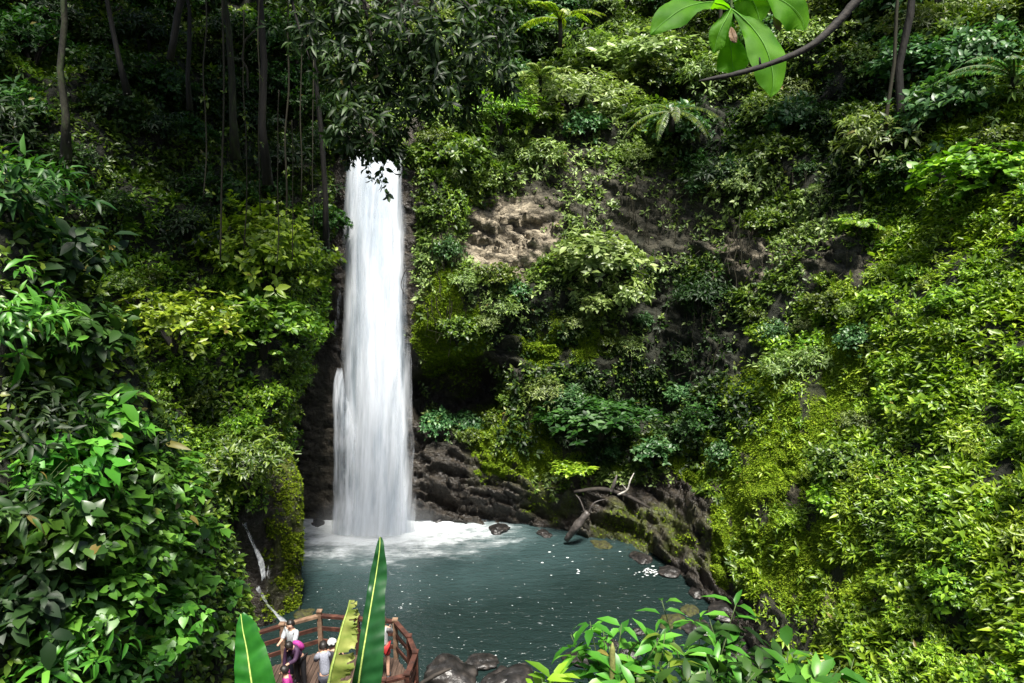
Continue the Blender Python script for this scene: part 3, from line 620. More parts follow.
scatter([LB[2], LB[0], LB[3]], raised(spots_on(S_BACK, 46, mid_d, .45, 1.0, .9)), [(470, 260, 'clinging beside the top half of the waterfall'), (560, 360, 'under the tan rock face'), (560, BIG, 'beside the dark hollow in the cliff'), (680, 350, 'around the pale shrub on the cliff'), (680, BIG, 'on the shaded wall above the driftwood'), (770, 320, 'near the brown root-hung gully'), (BIG, 320, 'round the bare brown patch of the right slope'), (BIG, BIG, 'in the shaded corner where cliff meets right slope')], 'shrubs clinging to the cliff')
# right slope
pr = [bush_proto('slope_shrub', 170, .18, 7, T_OVATE, M_LEAF['bright'], 31, '', ''), bush_proto('slope_shrub', 170, .20, 6, T_LANCE, M_LEAF['yellow'], 32, '', ''),
      bush_proto('slope_shrub', 150, .21, 6, T_OVATE, M_SLOPE, 33, '', '', tone=.2)]
r_d = lambda x, y: (x > 740) * (x < 1060) * (y > 150) * (y < 700) * right(x, y) * (1 - bare_back(x, y)) ** 3 * (moss_back(x, y) < .15) * (y < 560 + (x > 850) * 200)
LR = list(zip(('low bright oval-leaved shrub', 'yellow green strap-leaved shrub', 'low mixed green shrub'), pr))
scatter(LR, raised(spots_on(S_BACK, 85, r_d, .35, .75, .75), k=.1), [(860, 340, 'at the upper left corner of the sunlit slope'), (860, 450, 'just above the mossy part of the right slope'), (860, BIG, 'among the moss low on the right slope'), (940, 300, 'below the bare brown patch on the right'), (940, 450, 'in the middle of the sunlit right slope'), (940, BIG, 'low on the right slope above the foreground plants'), (BIG, 230, 'under the bright broad-leaved bush at the right edge'), (BIG, 380, 'high on the right slope at the picture edge'), (BIG, 530, 'halfway down the right slope at the picture edge'), (BIG, BIG, 'in the bottom right corner of the slope')], 'shrubs on the right slope')
# left bank
pl = [bush_proto('bank_shrub', 220, .15, 7, T_OVATE, M_LEAF['bright'], 41, '', ''), bush_proto('bank_shrub', 230, .14, 7, T_KITE, M_LEAF['mid'], 42, '', '')]
l_d = lambda x, y: (x > 80) * (x < 300) * (y > 270) * (y < 510) * (1 - bare_left(x, y)) ** 3
LL = list(zip(('bright oval-leaved shrub', 'green small-leaved shrub'), pl))
scatter(LL, raised(spots_on(S_LEFT, 42, l_d, .5, 1.0, .8), k=.15), [(170, 350, 'below the reddish slanting trunk'), (170, BIG, 'behind the near heart-leaved creepers'), (235, 350, 'left of the sunlit domed tree'), (235, 430, 'halfway down the left bank'), (235, BIG, 'above the small side cascade'), (BIG, 360, 'around the foot of the domed tree'), (BIG, BIG, 'on top of the mossy headland')], 'shrubs on the left bank')
pd = [bush_proto('dark_shade_tone_shrub', 260, .14, 7, T_OVATE, M_LEAF['deep'], 51, '', ''), bush_proto('dark_shade_tone_shrub', 220, .18, 6, T_LANCE, M_LEAF['dark'], 52, '', ''), bush_proto('dark_shade_tone_shrub', 260, .13, 7, T_KITE, M_DARK, 53, '', '', tone=.6)]
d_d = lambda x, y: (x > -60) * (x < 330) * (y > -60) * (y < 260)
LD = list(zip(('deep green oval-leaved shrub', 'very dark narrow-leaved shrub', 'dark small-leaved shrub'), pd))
scatter(LD, raised(spots_on(S_BACK, 26, lambda x, y: gloom(x, y) ** 2 * (1 - bare_back(x, y)) * (x > 520), .6, 1.3, 1.1)), [(640, 200, 'toned dark for shade in the fold above the crest bush'), (650, BIG, 'toned dark for shade in the hollow above the driftwood'), (760, 230, 'toned dark for shade in the fold left of the tall trunks'), (760, BIG, 'toned dark for shade at the foot of the root-hung gully'), (BIG, 90, 'toned dark for shade high in the gap around the tall upper right trunk'), (BIG, BIG, 'toned dark for shade low in the gap around the tall upper right trunk')], 'cliff shrubs with shade put into their leaf colour')  # dark palettes picked for these zones to imitate shade
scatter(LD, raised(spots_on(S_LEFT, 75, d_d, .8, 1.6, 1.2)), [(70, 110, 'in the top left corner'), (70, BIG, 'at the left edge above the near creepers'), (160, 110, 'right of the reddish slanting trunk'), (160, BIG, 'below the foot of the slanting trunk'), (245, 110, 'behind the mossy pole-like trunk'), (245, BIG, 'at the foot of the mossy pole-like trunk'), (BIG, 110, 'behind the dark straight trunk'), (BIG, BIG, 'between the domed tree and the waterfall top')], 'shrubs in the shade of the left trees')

# individually recognisable shrubs
def lone(name, px, py, Y, s, n, size, K, T, m, seed, label, cat='shrub', **kw):
    t = thing(name, unp(px, py, Y), label, cat); t.scale = s if hasattr(s, '__len__') else (s,) * 3
    link('foliage', bush_mesh('foliage', n, size, K, T, m, seed, **kw), t); link('stem', stem_mesh('stem', seed), t); return t
lone('pale_shrub', 600, 262, 28.6, (2.0, 1.3, 1.5), 200, .17, 8, T_OVATE, M_LEAF['pale'], 61, 'pale green broad-leaved shrub jutting out of the brown cliff face', flat=.9)
lone('drooping_shrub', 632, 292, 28.0, (.9, .8, .9), 90, .24, 7, T_OVATE, M_LEAF['pale'], 62, 'small pale shrub drooping from the cliff below the large pale one', hang=.5)
lone('pale_shrub', 596, 305, 28.0, (.7, .7, .6), 80, .26, 7, T_OVATE, M_LEAF['pale'], 63, 'pale green tuft of leaves low on the dark hollow of the cliff')
lone('domed_tree', 268, 262, 22.6, (2.2, 1.6, 2.0), 420, .115, 8, T_OVATE, M_LEAF['yellow'], 64, 'sunlit domed tree with pale yellow green leaves left of the waterfall', 'tree', flat=1.0)
lone('domed_tree', 262, 325, 22.2, (2.3, 1.5, 1.7), 380, .105, 8, T_OVATE, M_LEAF['bright'], 65, 'wide green leafy crown just below the sunlit domed tree', 'tree')
lone('yellow_shrub', 172, 322, 19.5, (1.9, 1.2, 1.3), 260, .13, 8, T_KITE, M_LEAF['yellow'], 66, 'yellow green small-leaved shrub left of the domed tree')
lone('fern_bush', 245, 462, 19.6, (1.6, 1.2, 1.3), 360, .13, 8, T_LANCE, M_LEAF['mid'], 67, 'feathery green bush on top of the mossy headland rock')
lone('hanging_shrub', 450, 205, 29.0, (.9, .6, 1.6), 160, .17, 7, T_LANCE, M_LEAF['bright'], 68, 'tall yellow green plant hanging beside the top of the waterfall', hang=.5)
lone('crest_shrub', 575, 100, 33.0, (3.2, 2.0, 1.9), 320, .115, 8, T_LANCE, M_LEAF['pale'], 69, 'broad pale sunlit bush on the crest above the brown cliff')
lone('crest_shrub', 500, 112, 31.0, (2.0, 1.5, 1.4), 230, .13, 8, T_LANCE, M_LEAF['bright'], 70, 'bright green bush on the crest just right of the waterfall top')
lone('crest_shrub', 650, 60, 35.0, (3.0, 2.0, 1.9), 260, .12, 8, T_OVATE, M_LEAF['pale'], 71, 'pale leafy bush high on the slope left of the big hanging leaves')
lone('deep_shrub', 600, 420, 26.9, (2.4, 1.2, 1.3), 300, .13, 8, T_OVATE, M_LEAF['deep'], 72, 'wide deep green shrub at the foot of the shaded cliff')
lone('deep_shrub', 655, 452, 26.3, (1.0, .9, .8), 140, .19, 8, T_OVATE, M_LEAF['cool'], 73, 'small dense blue green shrub above the driftwood bank')
lone('yellow_shrub', 570, 470, 26.4, (.9, .6, .5), 70, .30, 6, T_OVATE, M_LEAF['yellow'], 74, 'yellow green leafy sprays overhanging the dark rocks by the pool')
lone('lime_shrub', 985, 175, 20.4, (1.9, 1.2, 1.1), 260, .13, 7, T_HEART, M_LEAF['bright'], 75, 'bright broad-leaved bush at the right edge below the fern fronds')
lone('grey_shrub', 745, 190, 29.0, (1.5, 1.1, 1.8), 260, .12, 8, T_KITE, M_LEAF['pale'], 76, 'dry looking pale shrub hanging down beside the brown rock gully')
lone('cool_tree', 918, 66, 26.5, (1.8, 1.3, 1.3), 240, .15, 8, T_OVATE, M_LEAF['cool'], 77, 'blue green round bush right of the tall dark trunks')

# ------------------------------------------------------------------ trees
def tree(label, px, py, Y, top_z, r0, crown, m, seed, bark=M_BARK, lean=(0, 0), group=None, size=.3, T=T_OVATE, K=7, dens=26, name='jungle_tree', limbs=6):
    """px,py,Y: foot of the trunk; crown: blobs (dx,dy,dz,r) relative to the trunk top"""
    rs = random.Random(seed); g = np.random.default_rng(seed); b = unp(px, py, Y); t = thing(name, b, label, 'tree', group)
    hgt = top_z - b[2]; pts = [Vector((lean[0] * q + rs.uniform(-.12, .12) * (q > 0), lean[1] * q, hgt * q)) for q in np.linspace(0, 1, 9)]
    mb = MB(); mb.tube(pts, [r0 * (1 - .55 * q) * (1 + .5 * max(0, .12 - q) / .12) for q in np.linspace(0, 1, 9)], 10, .08)
    trunk = mb.build('trunk', bark, t, True); top = pts[-1]
    P, D, S_ = [], [], []
    lb = MB()
    for (dx, dy, dz, r) in crown:
        c = np.array(top) + np.array([dx, dy, dz]); q = rs.uniform(.6, .9); a = pts[0].lerp(top, q)
        lb.tube([a, a.lerp(Vector(c), .5) + Vector((0, 0, .3)), Vector(c)], [r0 * .4, r0 * .25, r0 * .1], 6)
        n = int(dens * r * r) + 12; d = norm(g.normal(size=(n, 3))); lob = 1 + .4 * fbm(d * 2 + seed, seed, 2)
        P.append(c + d * (r * lob * g.random(n) ** .4)[:, None] * np.array([1, 1, .7])); D.append(d * .7 + np.array([0, 0, .5])); S_.append(g.uniform(size * .7, size * 1.2, n))
    lb.build('limb', bark, t, True)
    P, D, S_ = np.concatenate(P), np.concatenate(D), np.concatenate(S_)
    link('crown', foliage_mesh('crown', P, D, S_, K, T, m, g.random(len(P)) * .5, g), t); return t
def blobs(seed, n, R_, r, dz=0):
    rs = random.Random(seed); return [(rs.uniform(-R_, R_), rs.uniform(-R_, R_) * .7, rs.uniform(-r, r) * .7 + dz, rs.uniform(.6, 1.1) * r) for _ in range(n)]
tree('dark straight trunk rising beside the small vines left of the waterfall', 268, 185, 22.5, 29, .12, [(a - 3.6, b, c, d) for a, b, c, d in blobs(1, 10, 3.0, 1.9)], M_LEAF['dark'], 101)  # crown out of view, moved left to shade the bank, not the fall
tree('reddish brown slanting trunk at the far upper left', 66, 160, 16.5, 22.5, .085, blobs(2, 10, 3.2, 1.8), M_LEAF['dark'], 102, lean=(.7, 0), bark=M_BARKM)
tree('mossy pole-like trunk wrapped in creepers at upper left centre', 236, 160, 24, 26, .13, [(a - 2.4, b, c, d) for a, b, c, d in blobs(3, 10, 3.0, 1.9)], M_DARK, 103, bark=M_BARKM)  # unseen crown pushed left so it darkens the bank and spares the fall
tree('thin dark trunk standing close to the top of the waterfall', 326, 260, 25.4, 29, .10, blobs(4, 6, 1.8, 1.4), M_DARK, 104)
tree('slender bare trunk left of the mossy pole-like trunk', 190, 110, 22, 24, .07, blobs(5, 11, 3.4, 1.9), M_LEAF['dark'], 105, lean=(.3, 0))
tree('tall dark trunk in the shadowed gap at upper right', 893, 165, 24.5, 28, .15, blobs(6, 9, 3.0, 1.9), M_LEAF['dark'], 106)
tree('thin dark trunk added for its shading crown, between the slanting trunk and the bare one', 128, 95, 21.5, 25, .08, blobs(15, 10, 3.4, 1.9), M_LEAF['dark'], 115, lean=(-.8, 0))  # tree added so its unseen crown shades the upper left
tree('slim pale trunk beside the tall dark one at upper right', 882, 160, 24.5, 28, .07, blobs(7, 6, 2.0, 1.5), M_LEAF['deep'], 107, bark=M_ROOT)
tree('thin grey trunk among bushes behind the big hanging leaves', 716, 120, 34, 30, .12, blobs(8, 6, 2.2, 1.5), M_LEAF['mid'], 108, bark=M_ROOT)
tree('slender trunk standing in the dark gap above the pale crest bush', 538, 70, 38, 31, .15, blobs(9, 7, 2.6, 1.8), M_LEAF['mid'], 109)
# broad dark tree hanging over the top of the fall
def overhang():
    t = thing('overhanging_tree', unp(170, 60, 20.5), 'dark glossy-leaved tree reaching over the top of the waterfall', 'tree'); o = np.array(t.location)
    g = np.random.default_rng(77)
    L = lambda px, py, Y: unp(px, py, Y) - o
    mb = MB(); mb.tube(curvepts([L(170, 60, 20.5), L(190, -20, 20.4), L(260, -70, 20), L(360, -60, 19.6), L(470, 10, 19.4)], 16), np.linspace(.10, .06, 16), 10, .06); mb.build('trunk', M_BARK, t, True)
    lb = MB()
    for e in ((350, 110), (385, 120), (420, 90), (460, 95), (500, 60), (310, 60)):
        lb.tube(curvepts([L(min(e[0], 440) - 30, -45, 19.7), L(e[0] - 12, e[1] * .4, 19.5), L(e[0], e[1], 19.2)], 8), np.linspace(.06, .012, 8), 6)
    lb.build('limb', M_BARK, t, True)
    bl_ = [(345, 20, 1.3), (380, 35, 1.4), (420, 30, 1.4), (460, 35, 1.3), (490, 60, 1.0), (350, 75, 1.2), (390, 90, 1.2), (430, 85, 1.1), (465, 95, .8), (365, 120, .8), (395, 128, .6), (345, 130, .6), (310, 20, 1.2), (500, 15, 1.0), (505, 85, .5), (370, 150, .28), (385, 148, .3), (350, 150, .28), (395, 150, .25)]
    P, D, S_ = [], [], []
    for px, py, r in bl_:
        n = int(44 * r * r) + 8; d = norm(g.normal(size=(n, 3))); P.append(L(px, py, 19.4 + g.uniform(-.5, .8)) + d * (r * (g.random(n) ** .4) * (1 + .35 * fbm(d * 2 + px, 3, 2)))[:, None])
        D.append(d * .8 + np.array([0, -.2, .25])); S_.append(g.uniform(.24, .38, n))
    P, D, S_ = map(np.concatenate, (P, D, S_)); link('crown', foliage_mesh('crown', P, D, S_, 7, T_LANCE, M_DARK, g.random(len(P)) * .7, g, droop=.5), t)
    # thin hanging sprays in front of the water
    for (x0, y0, x1, y1, Y) in ((384, 140, 386, 196, 19.2), (352, 135, 350, 168, 19.3), (398, 138, 402, 175, 19.3), (366, 130, 372, 182, 19.1)):
        m1 = MB(); c = curvepts([L(x0, y0, Y), L((x0 + x1) / 2 - 3, (y0 + y1) / 2, Y), L(x1, y1, Y)], 9); m1.tube(c, np.linspace(.014, .005, 9), 5); sp = m1.build('hanging_twig', M_BARK, t)
        tips = np.repeat(c[3:], 2, 0) + g.normal(0, .05, (12, 3)); link('leaf_spray', foliage_mesh('leaf_spray', tips, np.tile([0, 0, -1.], (12, 1)) + g.normal(0, .4, (12, 3)), g.uniform(.16, .26, 12), 3, T_OVATE, M_LEAF['dark'], None, g), sp)
overhang()
# lianas
def liana(px, y0, y1, Y, r, sway, label, group=None, leafy=0, m=M_ROOT):
    t = thing('liana', unp(px, y1, Y), label, 'vine', group); o = np.array(t.location); g = np.random.default_rng(int(px * 7 + y0)); ys = np.linspace(y0, y1, 7)
    c = np.array([unp(px + g.uniform(-1, 1) * sway, y, Y) - o for y in ys]); c = curvepts(c, 24); mb = MB(); mb.tube(c, [r] * 24, 6); mb.build('stem', m, t, True)
    if leafy: 
        k = g.integers(0, 24, leafy); link('foliage', foliage_mesh('foliage', c[k] + g.normal(0, .06, (leafy, 3)), g.normal(0, 1, (leafy, 3)) + np.array([0, -1, -.2]), g.uniform(.1, .18, leafy), 4, T_OVATE, M_LEAF['mid'], None, g), t)
LI = 'thin lianas hanging at the left of the waterfall'
for i, (px, y0, y1, Y, r, sw, lf) in enumerate([(287, -60, 235, 22.6, .03, 2, 10), (301, -40, 200, 22.5, .02, 1.5, 0), (259, -50, 215, 21.5, .018, 1.5, 6), (313, 60, 240, 22.4, .016, 1, 0), (245, 10, 250, 20.8, .02, 2, 8), (222, -40, 260, 20, .028, 2, 14), (278, 90, 262, 21, .016, 1, 0), (205, -60, 200, 19.5, .02, 2, 10), (292, 120, 260, 21.5, .014, 1, 0)]):
    liana(px, y0, y1, Y, r, sw, 'thin pale liana hanging in the shaded gap left of the waterfall', LI, lf)
liana(250, 30, 90, 19.8, .03, 9, 'short pale twisted liana curling beside the dark straight trunk')
for (px, y0, y1) in ((735, 225, 290), (741, 215, 300), (748, 230, 285), (757, 240, 300), (728, 240, 275)):
    liana(px, y0, y1, 27.4, .022, 2.5, 'brown aerial root hanging over the gully right of the brown cliff', 'aerial roots in the brown gully')
# arching twig beside the water
mb = MB(); c = curvepts([unp(414, 262, 26.9), unp(406, 270, 26.6), unp(401, 284, 26.5), unp(404, 294, 26.5)], 14); mb.tube(c, np.linspace(.025, .012, 14), 6)
tw = mb.build('arching_twig', M_BARK); tag(tw, 'thin dark twig arching in front of the right edge of the waterfall', 'twig')

# ------------------------------------------------------------------ tree ferns
def frond_mesh(seed, L=1.0, n=26, w=.26, curl=.55):
    g = np.random.default_rng(seed); t = np.linspace(0, 1, n); c = np.stack([t * L * (1 - .15 * t), t * 0, .30 * L * t - curl * L * t * t], -1)
    ax = norm(np.gradient(c, axis=0)); side = np.tile([0, 1., 0], (n, 1)); N = np.cross(ax, side) * -1; N[N[:, 2] < 0] *= -1
    wd = w * np.sin(np.clip(t * .93 + .05, 0, 1) * math.pi) ** .7 + .02; P, A, NN, S_ = [], [], [], []
    for sg in (-1, 1):
        for sub in (0, .5):
            cc = c + ax * sub * L / n; P.append(cc); A.append(side * sg + ax * .45 + g.normal(0, .06, c.shape) - np.array([0, 0, .25])); NN.append(N + g.normal(0, .1, c.shape)); S_.append(wd)
    P, A, NN, S_ = map(np.concatenate, (P, A, NN, S_)); return leaf_arrays(P, A, NN, S_, T_THIN), c
def fern(name, loc, rad, nf, seed, label, trunk_h=1.0, m=None, cat='fern', els=(.1, .9)):
    t = thing(name, loc, label, cat); rs = random.Random(seed); m = m or M_LEAF['bright']
    mb = MB(); mb.tube([(0, 0, -trunk_h), (.03, 0, -trunk_h * .5), (0, 0, .03)], [.05 * rad, .045 * rad, .04 * rad], 8, .1); mb.build('trunk', M_BARK, t, True)
    for i in range(nf):
        (V, Fc), c = frond_mesh(seed * 31 + i, rad * rs.uniform(.8, 1.1)); me = raw_mesh('frond', V, Fc, m, {'rnd': ('FACE', np.repeat(np.random.default_rng(i).random(len(Fc) // 2), 2)), 'tone': ('FACE', np.zeros(len(Fc)))})
        f = link('frond', me, t); f.rotation_euler = (0, -rs.uniform(*els) * .6, i * 6.283 / nf + rs.uniform(-.2, .2)); st = MB(); st.tube(c, np.linspace(.018, .005, len(c)) * rad, 5); link('midrib', st.mesh('midrib', M_STEM), f)
    return t
fern('tree_fern', unp(1014, 78, 21.5), 2.5, 11, 3, 'arching tree fern with feathery fronds at the top right edge', .3, M_LEAF['cool'])
fern('palm', unp(672, 112, 30), 2.6, 12, 4, 'small palm with drooping fronds right of the pale crest bush', .8, M_LEAF['mid'], 'palm', (-.6, .5))
fern('tree_fern', unp(560, 20, 34), 2.5, 10, 5, 'tree fern high in the forest above the crest bushes', 1.2, M_LEAF['yellow'])
fern('fern', unp(540, 78, 31.5), 1.8, 10, 6, 'feathery fern leaning out of the crest just right of the waterfall top', .6, M_LEAF['pale'])
fern('fern', unp(860, 225, 23.6), 1.1, 9, 7, 'fern growing on the bare brown patch of the right slope', .3, M_LEAF['bright'])

# ------------------------------------------------------------------ near left bank: creepers and hanging leaves
def creeper(px, py, s, m, T, size, n, K, seed, label, lift=.35, name='creeper', **kw):
    p, nn = S_NEAR.at(px, py); t = thing(name, p + TOCAM(p) * lift * s, label, 'creeper' if name == 'creeper' else 'shrub', 'creepers on the near left bank'); t.scale = (s,) * 3
    link('foliage', bush_mesh('foliage', n, size / s, K, T, m, seed, **kw), t); link('stem', stem_mesh('stem', seed, r=.012, m=M_STEM), t); return t
CR = [(110, 500, 1.0, 'below the yellow green shrub'), (165, 495, .9, 'at the upper rim of the near bank'), (198, 535, .55, 'beside the small side cascade'), (75, 540, .9, 'left of the cascade creepers, halfway down'), (135, 560, .9, 'in the middle of the near bank'),
      (182, 585, .65, 'below the rim beside the cascade'), (222, 590, .4, 'nearest to the lower cascade'), (100, 610, .9, 'low in the middle of the near bank'), (160, 640, .8, 'at the bottom left, right of the pale sprays'), (215, 640, .7, 'directly above the left banana leaf'), (60, 480, .8, 'at the left end of the rim'), (240, 632, .3, 'touching the tip of the left banana leaf')]
for i, (px, py, s, wd) in enumerate(CR):
    creeper(px, py, s, M_LEAF['fresh'] if i % 3 else M_VINE, T_HEART, .15, int(150 * s * s) + 14, 4, 300 + i, 'bright heart-leaved creeper ' + wd, tone=.5, droop=.5, spread=(40, 95))
DK = [(20, 200, .9, 'at the top left edge'), (60, 260, .8, 'under the slanting trunk'), (15, 320, .9, 'at the left edge, upper of the dark ones'), (85, 340, .8, 'at the rim of the near bank'), (30, 410, .9, 'at the left edge level with the yellow shrub'), (100, 420, .7, 'below the yellow green shrub rim'),
      (10, 500, .8, 'at the left edge beside the heart-leaved creepers'), (25, 590, .8, 'at the left edge near the bottom'), (60, 660, .7, 'in the bottom left corner'), (120, 680, .6, 'along the bottom edge at left'), (150, 440, .6, 'where the near bank meets the middle bank')]
for i, (px, py, s, wd) in enumerate(DK):
    creeper(px, py, s, [M_LEAF['deep'], M_LEAF['dark'], M_LEAF['fresh']][i % 3], [T_LANCE, T_OVATE][i % 2], .22, int(105 * s * s) + 12, 5, 340 + i, 'dark long-leaved bush hanging ' + wd, name='hanging_bush', droop=.7, hang=.2, lift=.3)

# ------------------------------------------------------------------ large blades
M_BANANA = None
def big_leaf_mat(name, c1, c2, transl=.25, rough=.3, freq=60):
    m, n, l = mat(name); a = n.new('ShaderNodeAttribute'); a.attribute_name = 'vein'; s = n.new('ShaderNodeMath'); s.operation = 'SINE'
    mu = n.new('ShaderNodeMath'); mu.operation = 'MULTIPLY'; mu.inputs[1].default_value = freq; l.new(a.outputs['Fac'], mu.inputs[0]); l.new(mu.outputs[0], s.inputs[0])
    tc = n.new('ShaderNodeTexCoord'); nz = n.new('ShaderNodeTexNoise'); nz.inputs['Scale'].default_value = 9; nz.inputs['Detail'].default_value = 5; l.new(tc.outputs['Object'], nz.inputs[0])
    ad = n.new('ShaderNodeMath'); ad.operation = 'MULTIPLY_ADD'; l.new(s.outputs[0], ad.inputs[0]); ad.inputs[1].default_value = .07; l.new(nz.outputs[0], ad.inputs[2])
    r = ramp(n, [(.32, c1), (.66, c2)]); l.new(ad.outputs[0], r.inputs[0])
    p = n.new('ShaderNodeBsdfPrincipled'); p.inputs['Roughness'].default_value = rough; p.inputs['Specular IOR Level'].default_value = .25; l.new(r.outputs[0], p.inputs['Base Color'])
    b = n.new('ShaderNodeBump'); b.inputs['Strength'].default_value = .5; b.inputs['Distance'].default_value = .004; l.new(s.outputs[0], b.inputs['Height']); l.new(b.outputs[0], p.inputs['Normal'])
    t = n.new('ShaderNodeBsdfTranslucent'); g_ = n.new('ShaderNodeMixRGB'); g_.blend_type = 'MULTIPLY'; g_.inputs[0].default_value = 1; g_.inputs[2].default_value = (1.6, 1.6, .5, 1); l.new(r.outputs[0], g_.inputs[1]); l.new(g_.outputs[0], t.inputs[0])
    ms = n.new('ShaderNodeMixShader'); ms.inputs[0].default_value = transl; l.new(p.outputs[0], ms.inputs[1]); l.new(t.outputs[0], ms.inputs[2])
    o = n.new('ShaderNodeOutputMaterial'); l.new(ms.outputs[0], o.inputs[0]); return m
MB1 = big_leaf_mat('banana_leaf_green', (.006, .040, .010), (.013, .065, .018), .12, .38)
MB2 = big_leaf_mat('banana_leaf_fresh', (.010, .08, .008), (.022, .13, .014), .2, .4)
MB3 = big_leaf_mat('banana_leaf_faded', (.16, .22, .04), (.33, .36, .10), .35, .5)
MB4 = big_leaf_mat('branch_leaf', (.05, .18, .004), (.10, .28, .008), .6, .6, 40)
M_RIB = flat_mat('midrib_green', (.32, .42, .10)); M_BROWNT = flat_mat('leaf_scorch', (.10, .06, .03))
def blade(parent, o, ctrl, m, tilt=(.5, .5), rib=.012, n=40, name='leaf', label=None, torn=0, ribm=None, wav=.012, seed=1, freq=1.0, wide=1.0):
    """ctrl rows: (px, py, Y, width_left_px, width_right_px) from the tip to the base"""
    g = np.random.default_rng(seed); C = curvepts(ctrl, n); C[:, 3:] *= wide; Pc = unp(C[:, 0], C[:, 1], C[:, 2]) - o; sc_ = (C[:, 2] * 1.08) / F
    along = norm(np.gradient(Pc, axis=0)); X = np.tile([1., 0, 0], (n, 1)); nrm = norm(np.cross(X, along)); nrm[nrm[:, 1] > 0] *= -1; X = norm(np.cross(along, nrm)); X[X[:, 0] < 0] *= -1
    L = np.concatenate([[0], np.cumsum(np.linalg.norm(np.diff(Pc, axis=0), axis=1))])
    V, Fs, vein = [], [], []; mid = 6; gaps = {int(i): int(g.integers(1, 5)) for i in g.choice(n, n // torn, replace=False)} if torn else {}
    for sgn, col, tl in ((-1, 3, tilt[0]), (1, 4, tilt[1])):
        base = len(V)
        for i in range(n):
            wd = max(0, C[i, col]) * sc_[i]
            for q in range(mid + 1):
                f = q / mid; d = X[i] * sgn * math.cos(tl * f) + nrm[i] * math.sin(tl) * (1 - .9 * f)
                w_ = wd * f; ed = wav * f * math.sin(L[i] * 38 + seed) * .6 + wav * .4 * f * g.normal() * .3
                slip = -along[i] * w_ * .35
                V.append(Pc[i] + d * w_ + nrm[i] * ed + slip); vein.append((L[i] + w_ * .1) * freq)
        for i in range(n - 1):
            for q in range(mid):
                if torn and sgn == 1 and i in gaps and q >= gaps[i]: continue
                a = base + i * (mid + 1) + q; Fs.append((a, a + 1, a + mid + 2, a + mid + 1))
    V = np.array(V)
    if torn:
        k = np.arange(len(V)); V = V + (g.normal(0, .008, V.shape)) * ((k >= n * (mid + 1)) & (k % (mid + 1) >= 5))[:, None]
    me = raw_mesh(name, V, np.array(Fs), m, {'vein': ('POINT', vein)}, smooth=True); ob = link(name, me, parent)
    if label: ob['label'] = label
    mb = MB(); mb.tube(Pc + nrm * .004, np.linspace(rib * .25, rib, n), 6); link('midrib', mb.mesh('midrib', ribm or M_RIB, True), ob); return ob
root = unp(345, 900, 4.6); root[2] = 7.6
bp = thing('banana_plant', root, 'wide-leaved banana-like plant rising at the bottom edge before the wooden platform', 'plant')
blade(bp, root, [(380, 537, 5.2, .5, .8), (380, 543, 5.18, 3, 3.5), (379, 555, 5.15, 5, 6), (376, 576, 5.1, 7, 11), (372, 600, 5.0, 7, 13), (367, 630, 4.9, 7, 18), (362, 660, 4.8, 6, 22), (358, 690, 4.75, 8, 24), (352, 760, 4.7, 10, 20), (348, 820, 4.65, 4, 5)], MB1, (.5, .25), .010, name='leaf', label='tall dark green leaf with a pointed tip, standing upright', seed=3)
blade(bp, root, [(241, 614, 4.9, 1, 3), (243, 630, 4.85, 7, 14), (247, 650, 4.8, 12, 18), (252, 684, 4.7, 18, 25), (262, 740, 4.65, 22, 30), (290, 800, 4.6, 14, 16), (320, 850, 4.6, 3, 3)], MB2, (.35, .35), .011, name='leaf', label='fresh green rounded leaf with a pale midrib', seed=5)
blade(bp, root, [(350, 600, 4.6, .6, 7), (347, 612, 4.58, 1, 11), (342, 628, 4.55, 1.4, 16), (335, 656, 4.5, 2, 20), (329, 684, 4.5, 2, 23), (325, 740, 4.55, 3, 22), (335, 820, 4.6, 2, 4)], MB3, (.3, .3), .013, n=80, name='leaf', label='torn yellowish leaf with ragged scorched edge', torn=4, seed=7, wav=.02)
mb = MB(); mb.tube([(0, 0, -.4), (0, 0, .2), (.02, 0, unp(345, 830, 4.6)[2] - root[2])], [.09, .075, .05], 12); mb.build('stem', M_STEM, bp, True)
# leafy branch tips hanging into the top of the picture
o = unp(735, -60, 3.3); br = thing('leafy_twig', o, 'big bright green leaves hanging from a twig at the top centre right', 'branch')
mb = MB(); mb.tube([unp(760, -160, 3.35) - o, unp(737, -60, 3.3) - o, unp(732, -10, 3.25) - o, unp(731, 10, 3.25) - o, unp(733, 22, 3.25) - o], [.012, .009, .007, .006, .003], 8); mb.build('twig', M_STEM, br, True)
RB = flat_mat('leaf_vein', (.07, .20, .015))
blade(br, o, wide=1.25, ctrl=[(651, 34, 3.1, .5, .5), (664, 22, 3.12, 8, 8), (683, 9, 3.15, 12, 13), (706, 3, 3.2, 11, 12), (722, 4, 3.22, 5, 5), (730, 9, 3.25, 1, 1)], m=MB4, tilt=(.2, .4), rib=.003, ribm=RB, seed=11)
blade(br, o, wide=1.25, ctrl=[(714, 53, 3.2, .5, .5), (716, 42, 3.2, 5, 6), (720, 30, 3.2, 7, 6), (727, 17, 3.22, 4, 4), (731, 9, 3.25, 1, 1)], m=MB4, tilt=(.3, .2), rib=.0025, ribm=RB, seed=12)
blade(br, o, wide=1.25, ctrl=[(733, 72, 3.3, 3, 3), (732, 62, 3.3, 11, 11), (731, 50, 3.28, 10, 11), (730, 36, 3.26, 5, 6), (731, 18, 3.25, 1, 1)], m=MB4, tilt=(.3, .3), rib=.0025, ribm=RB, seed=13)
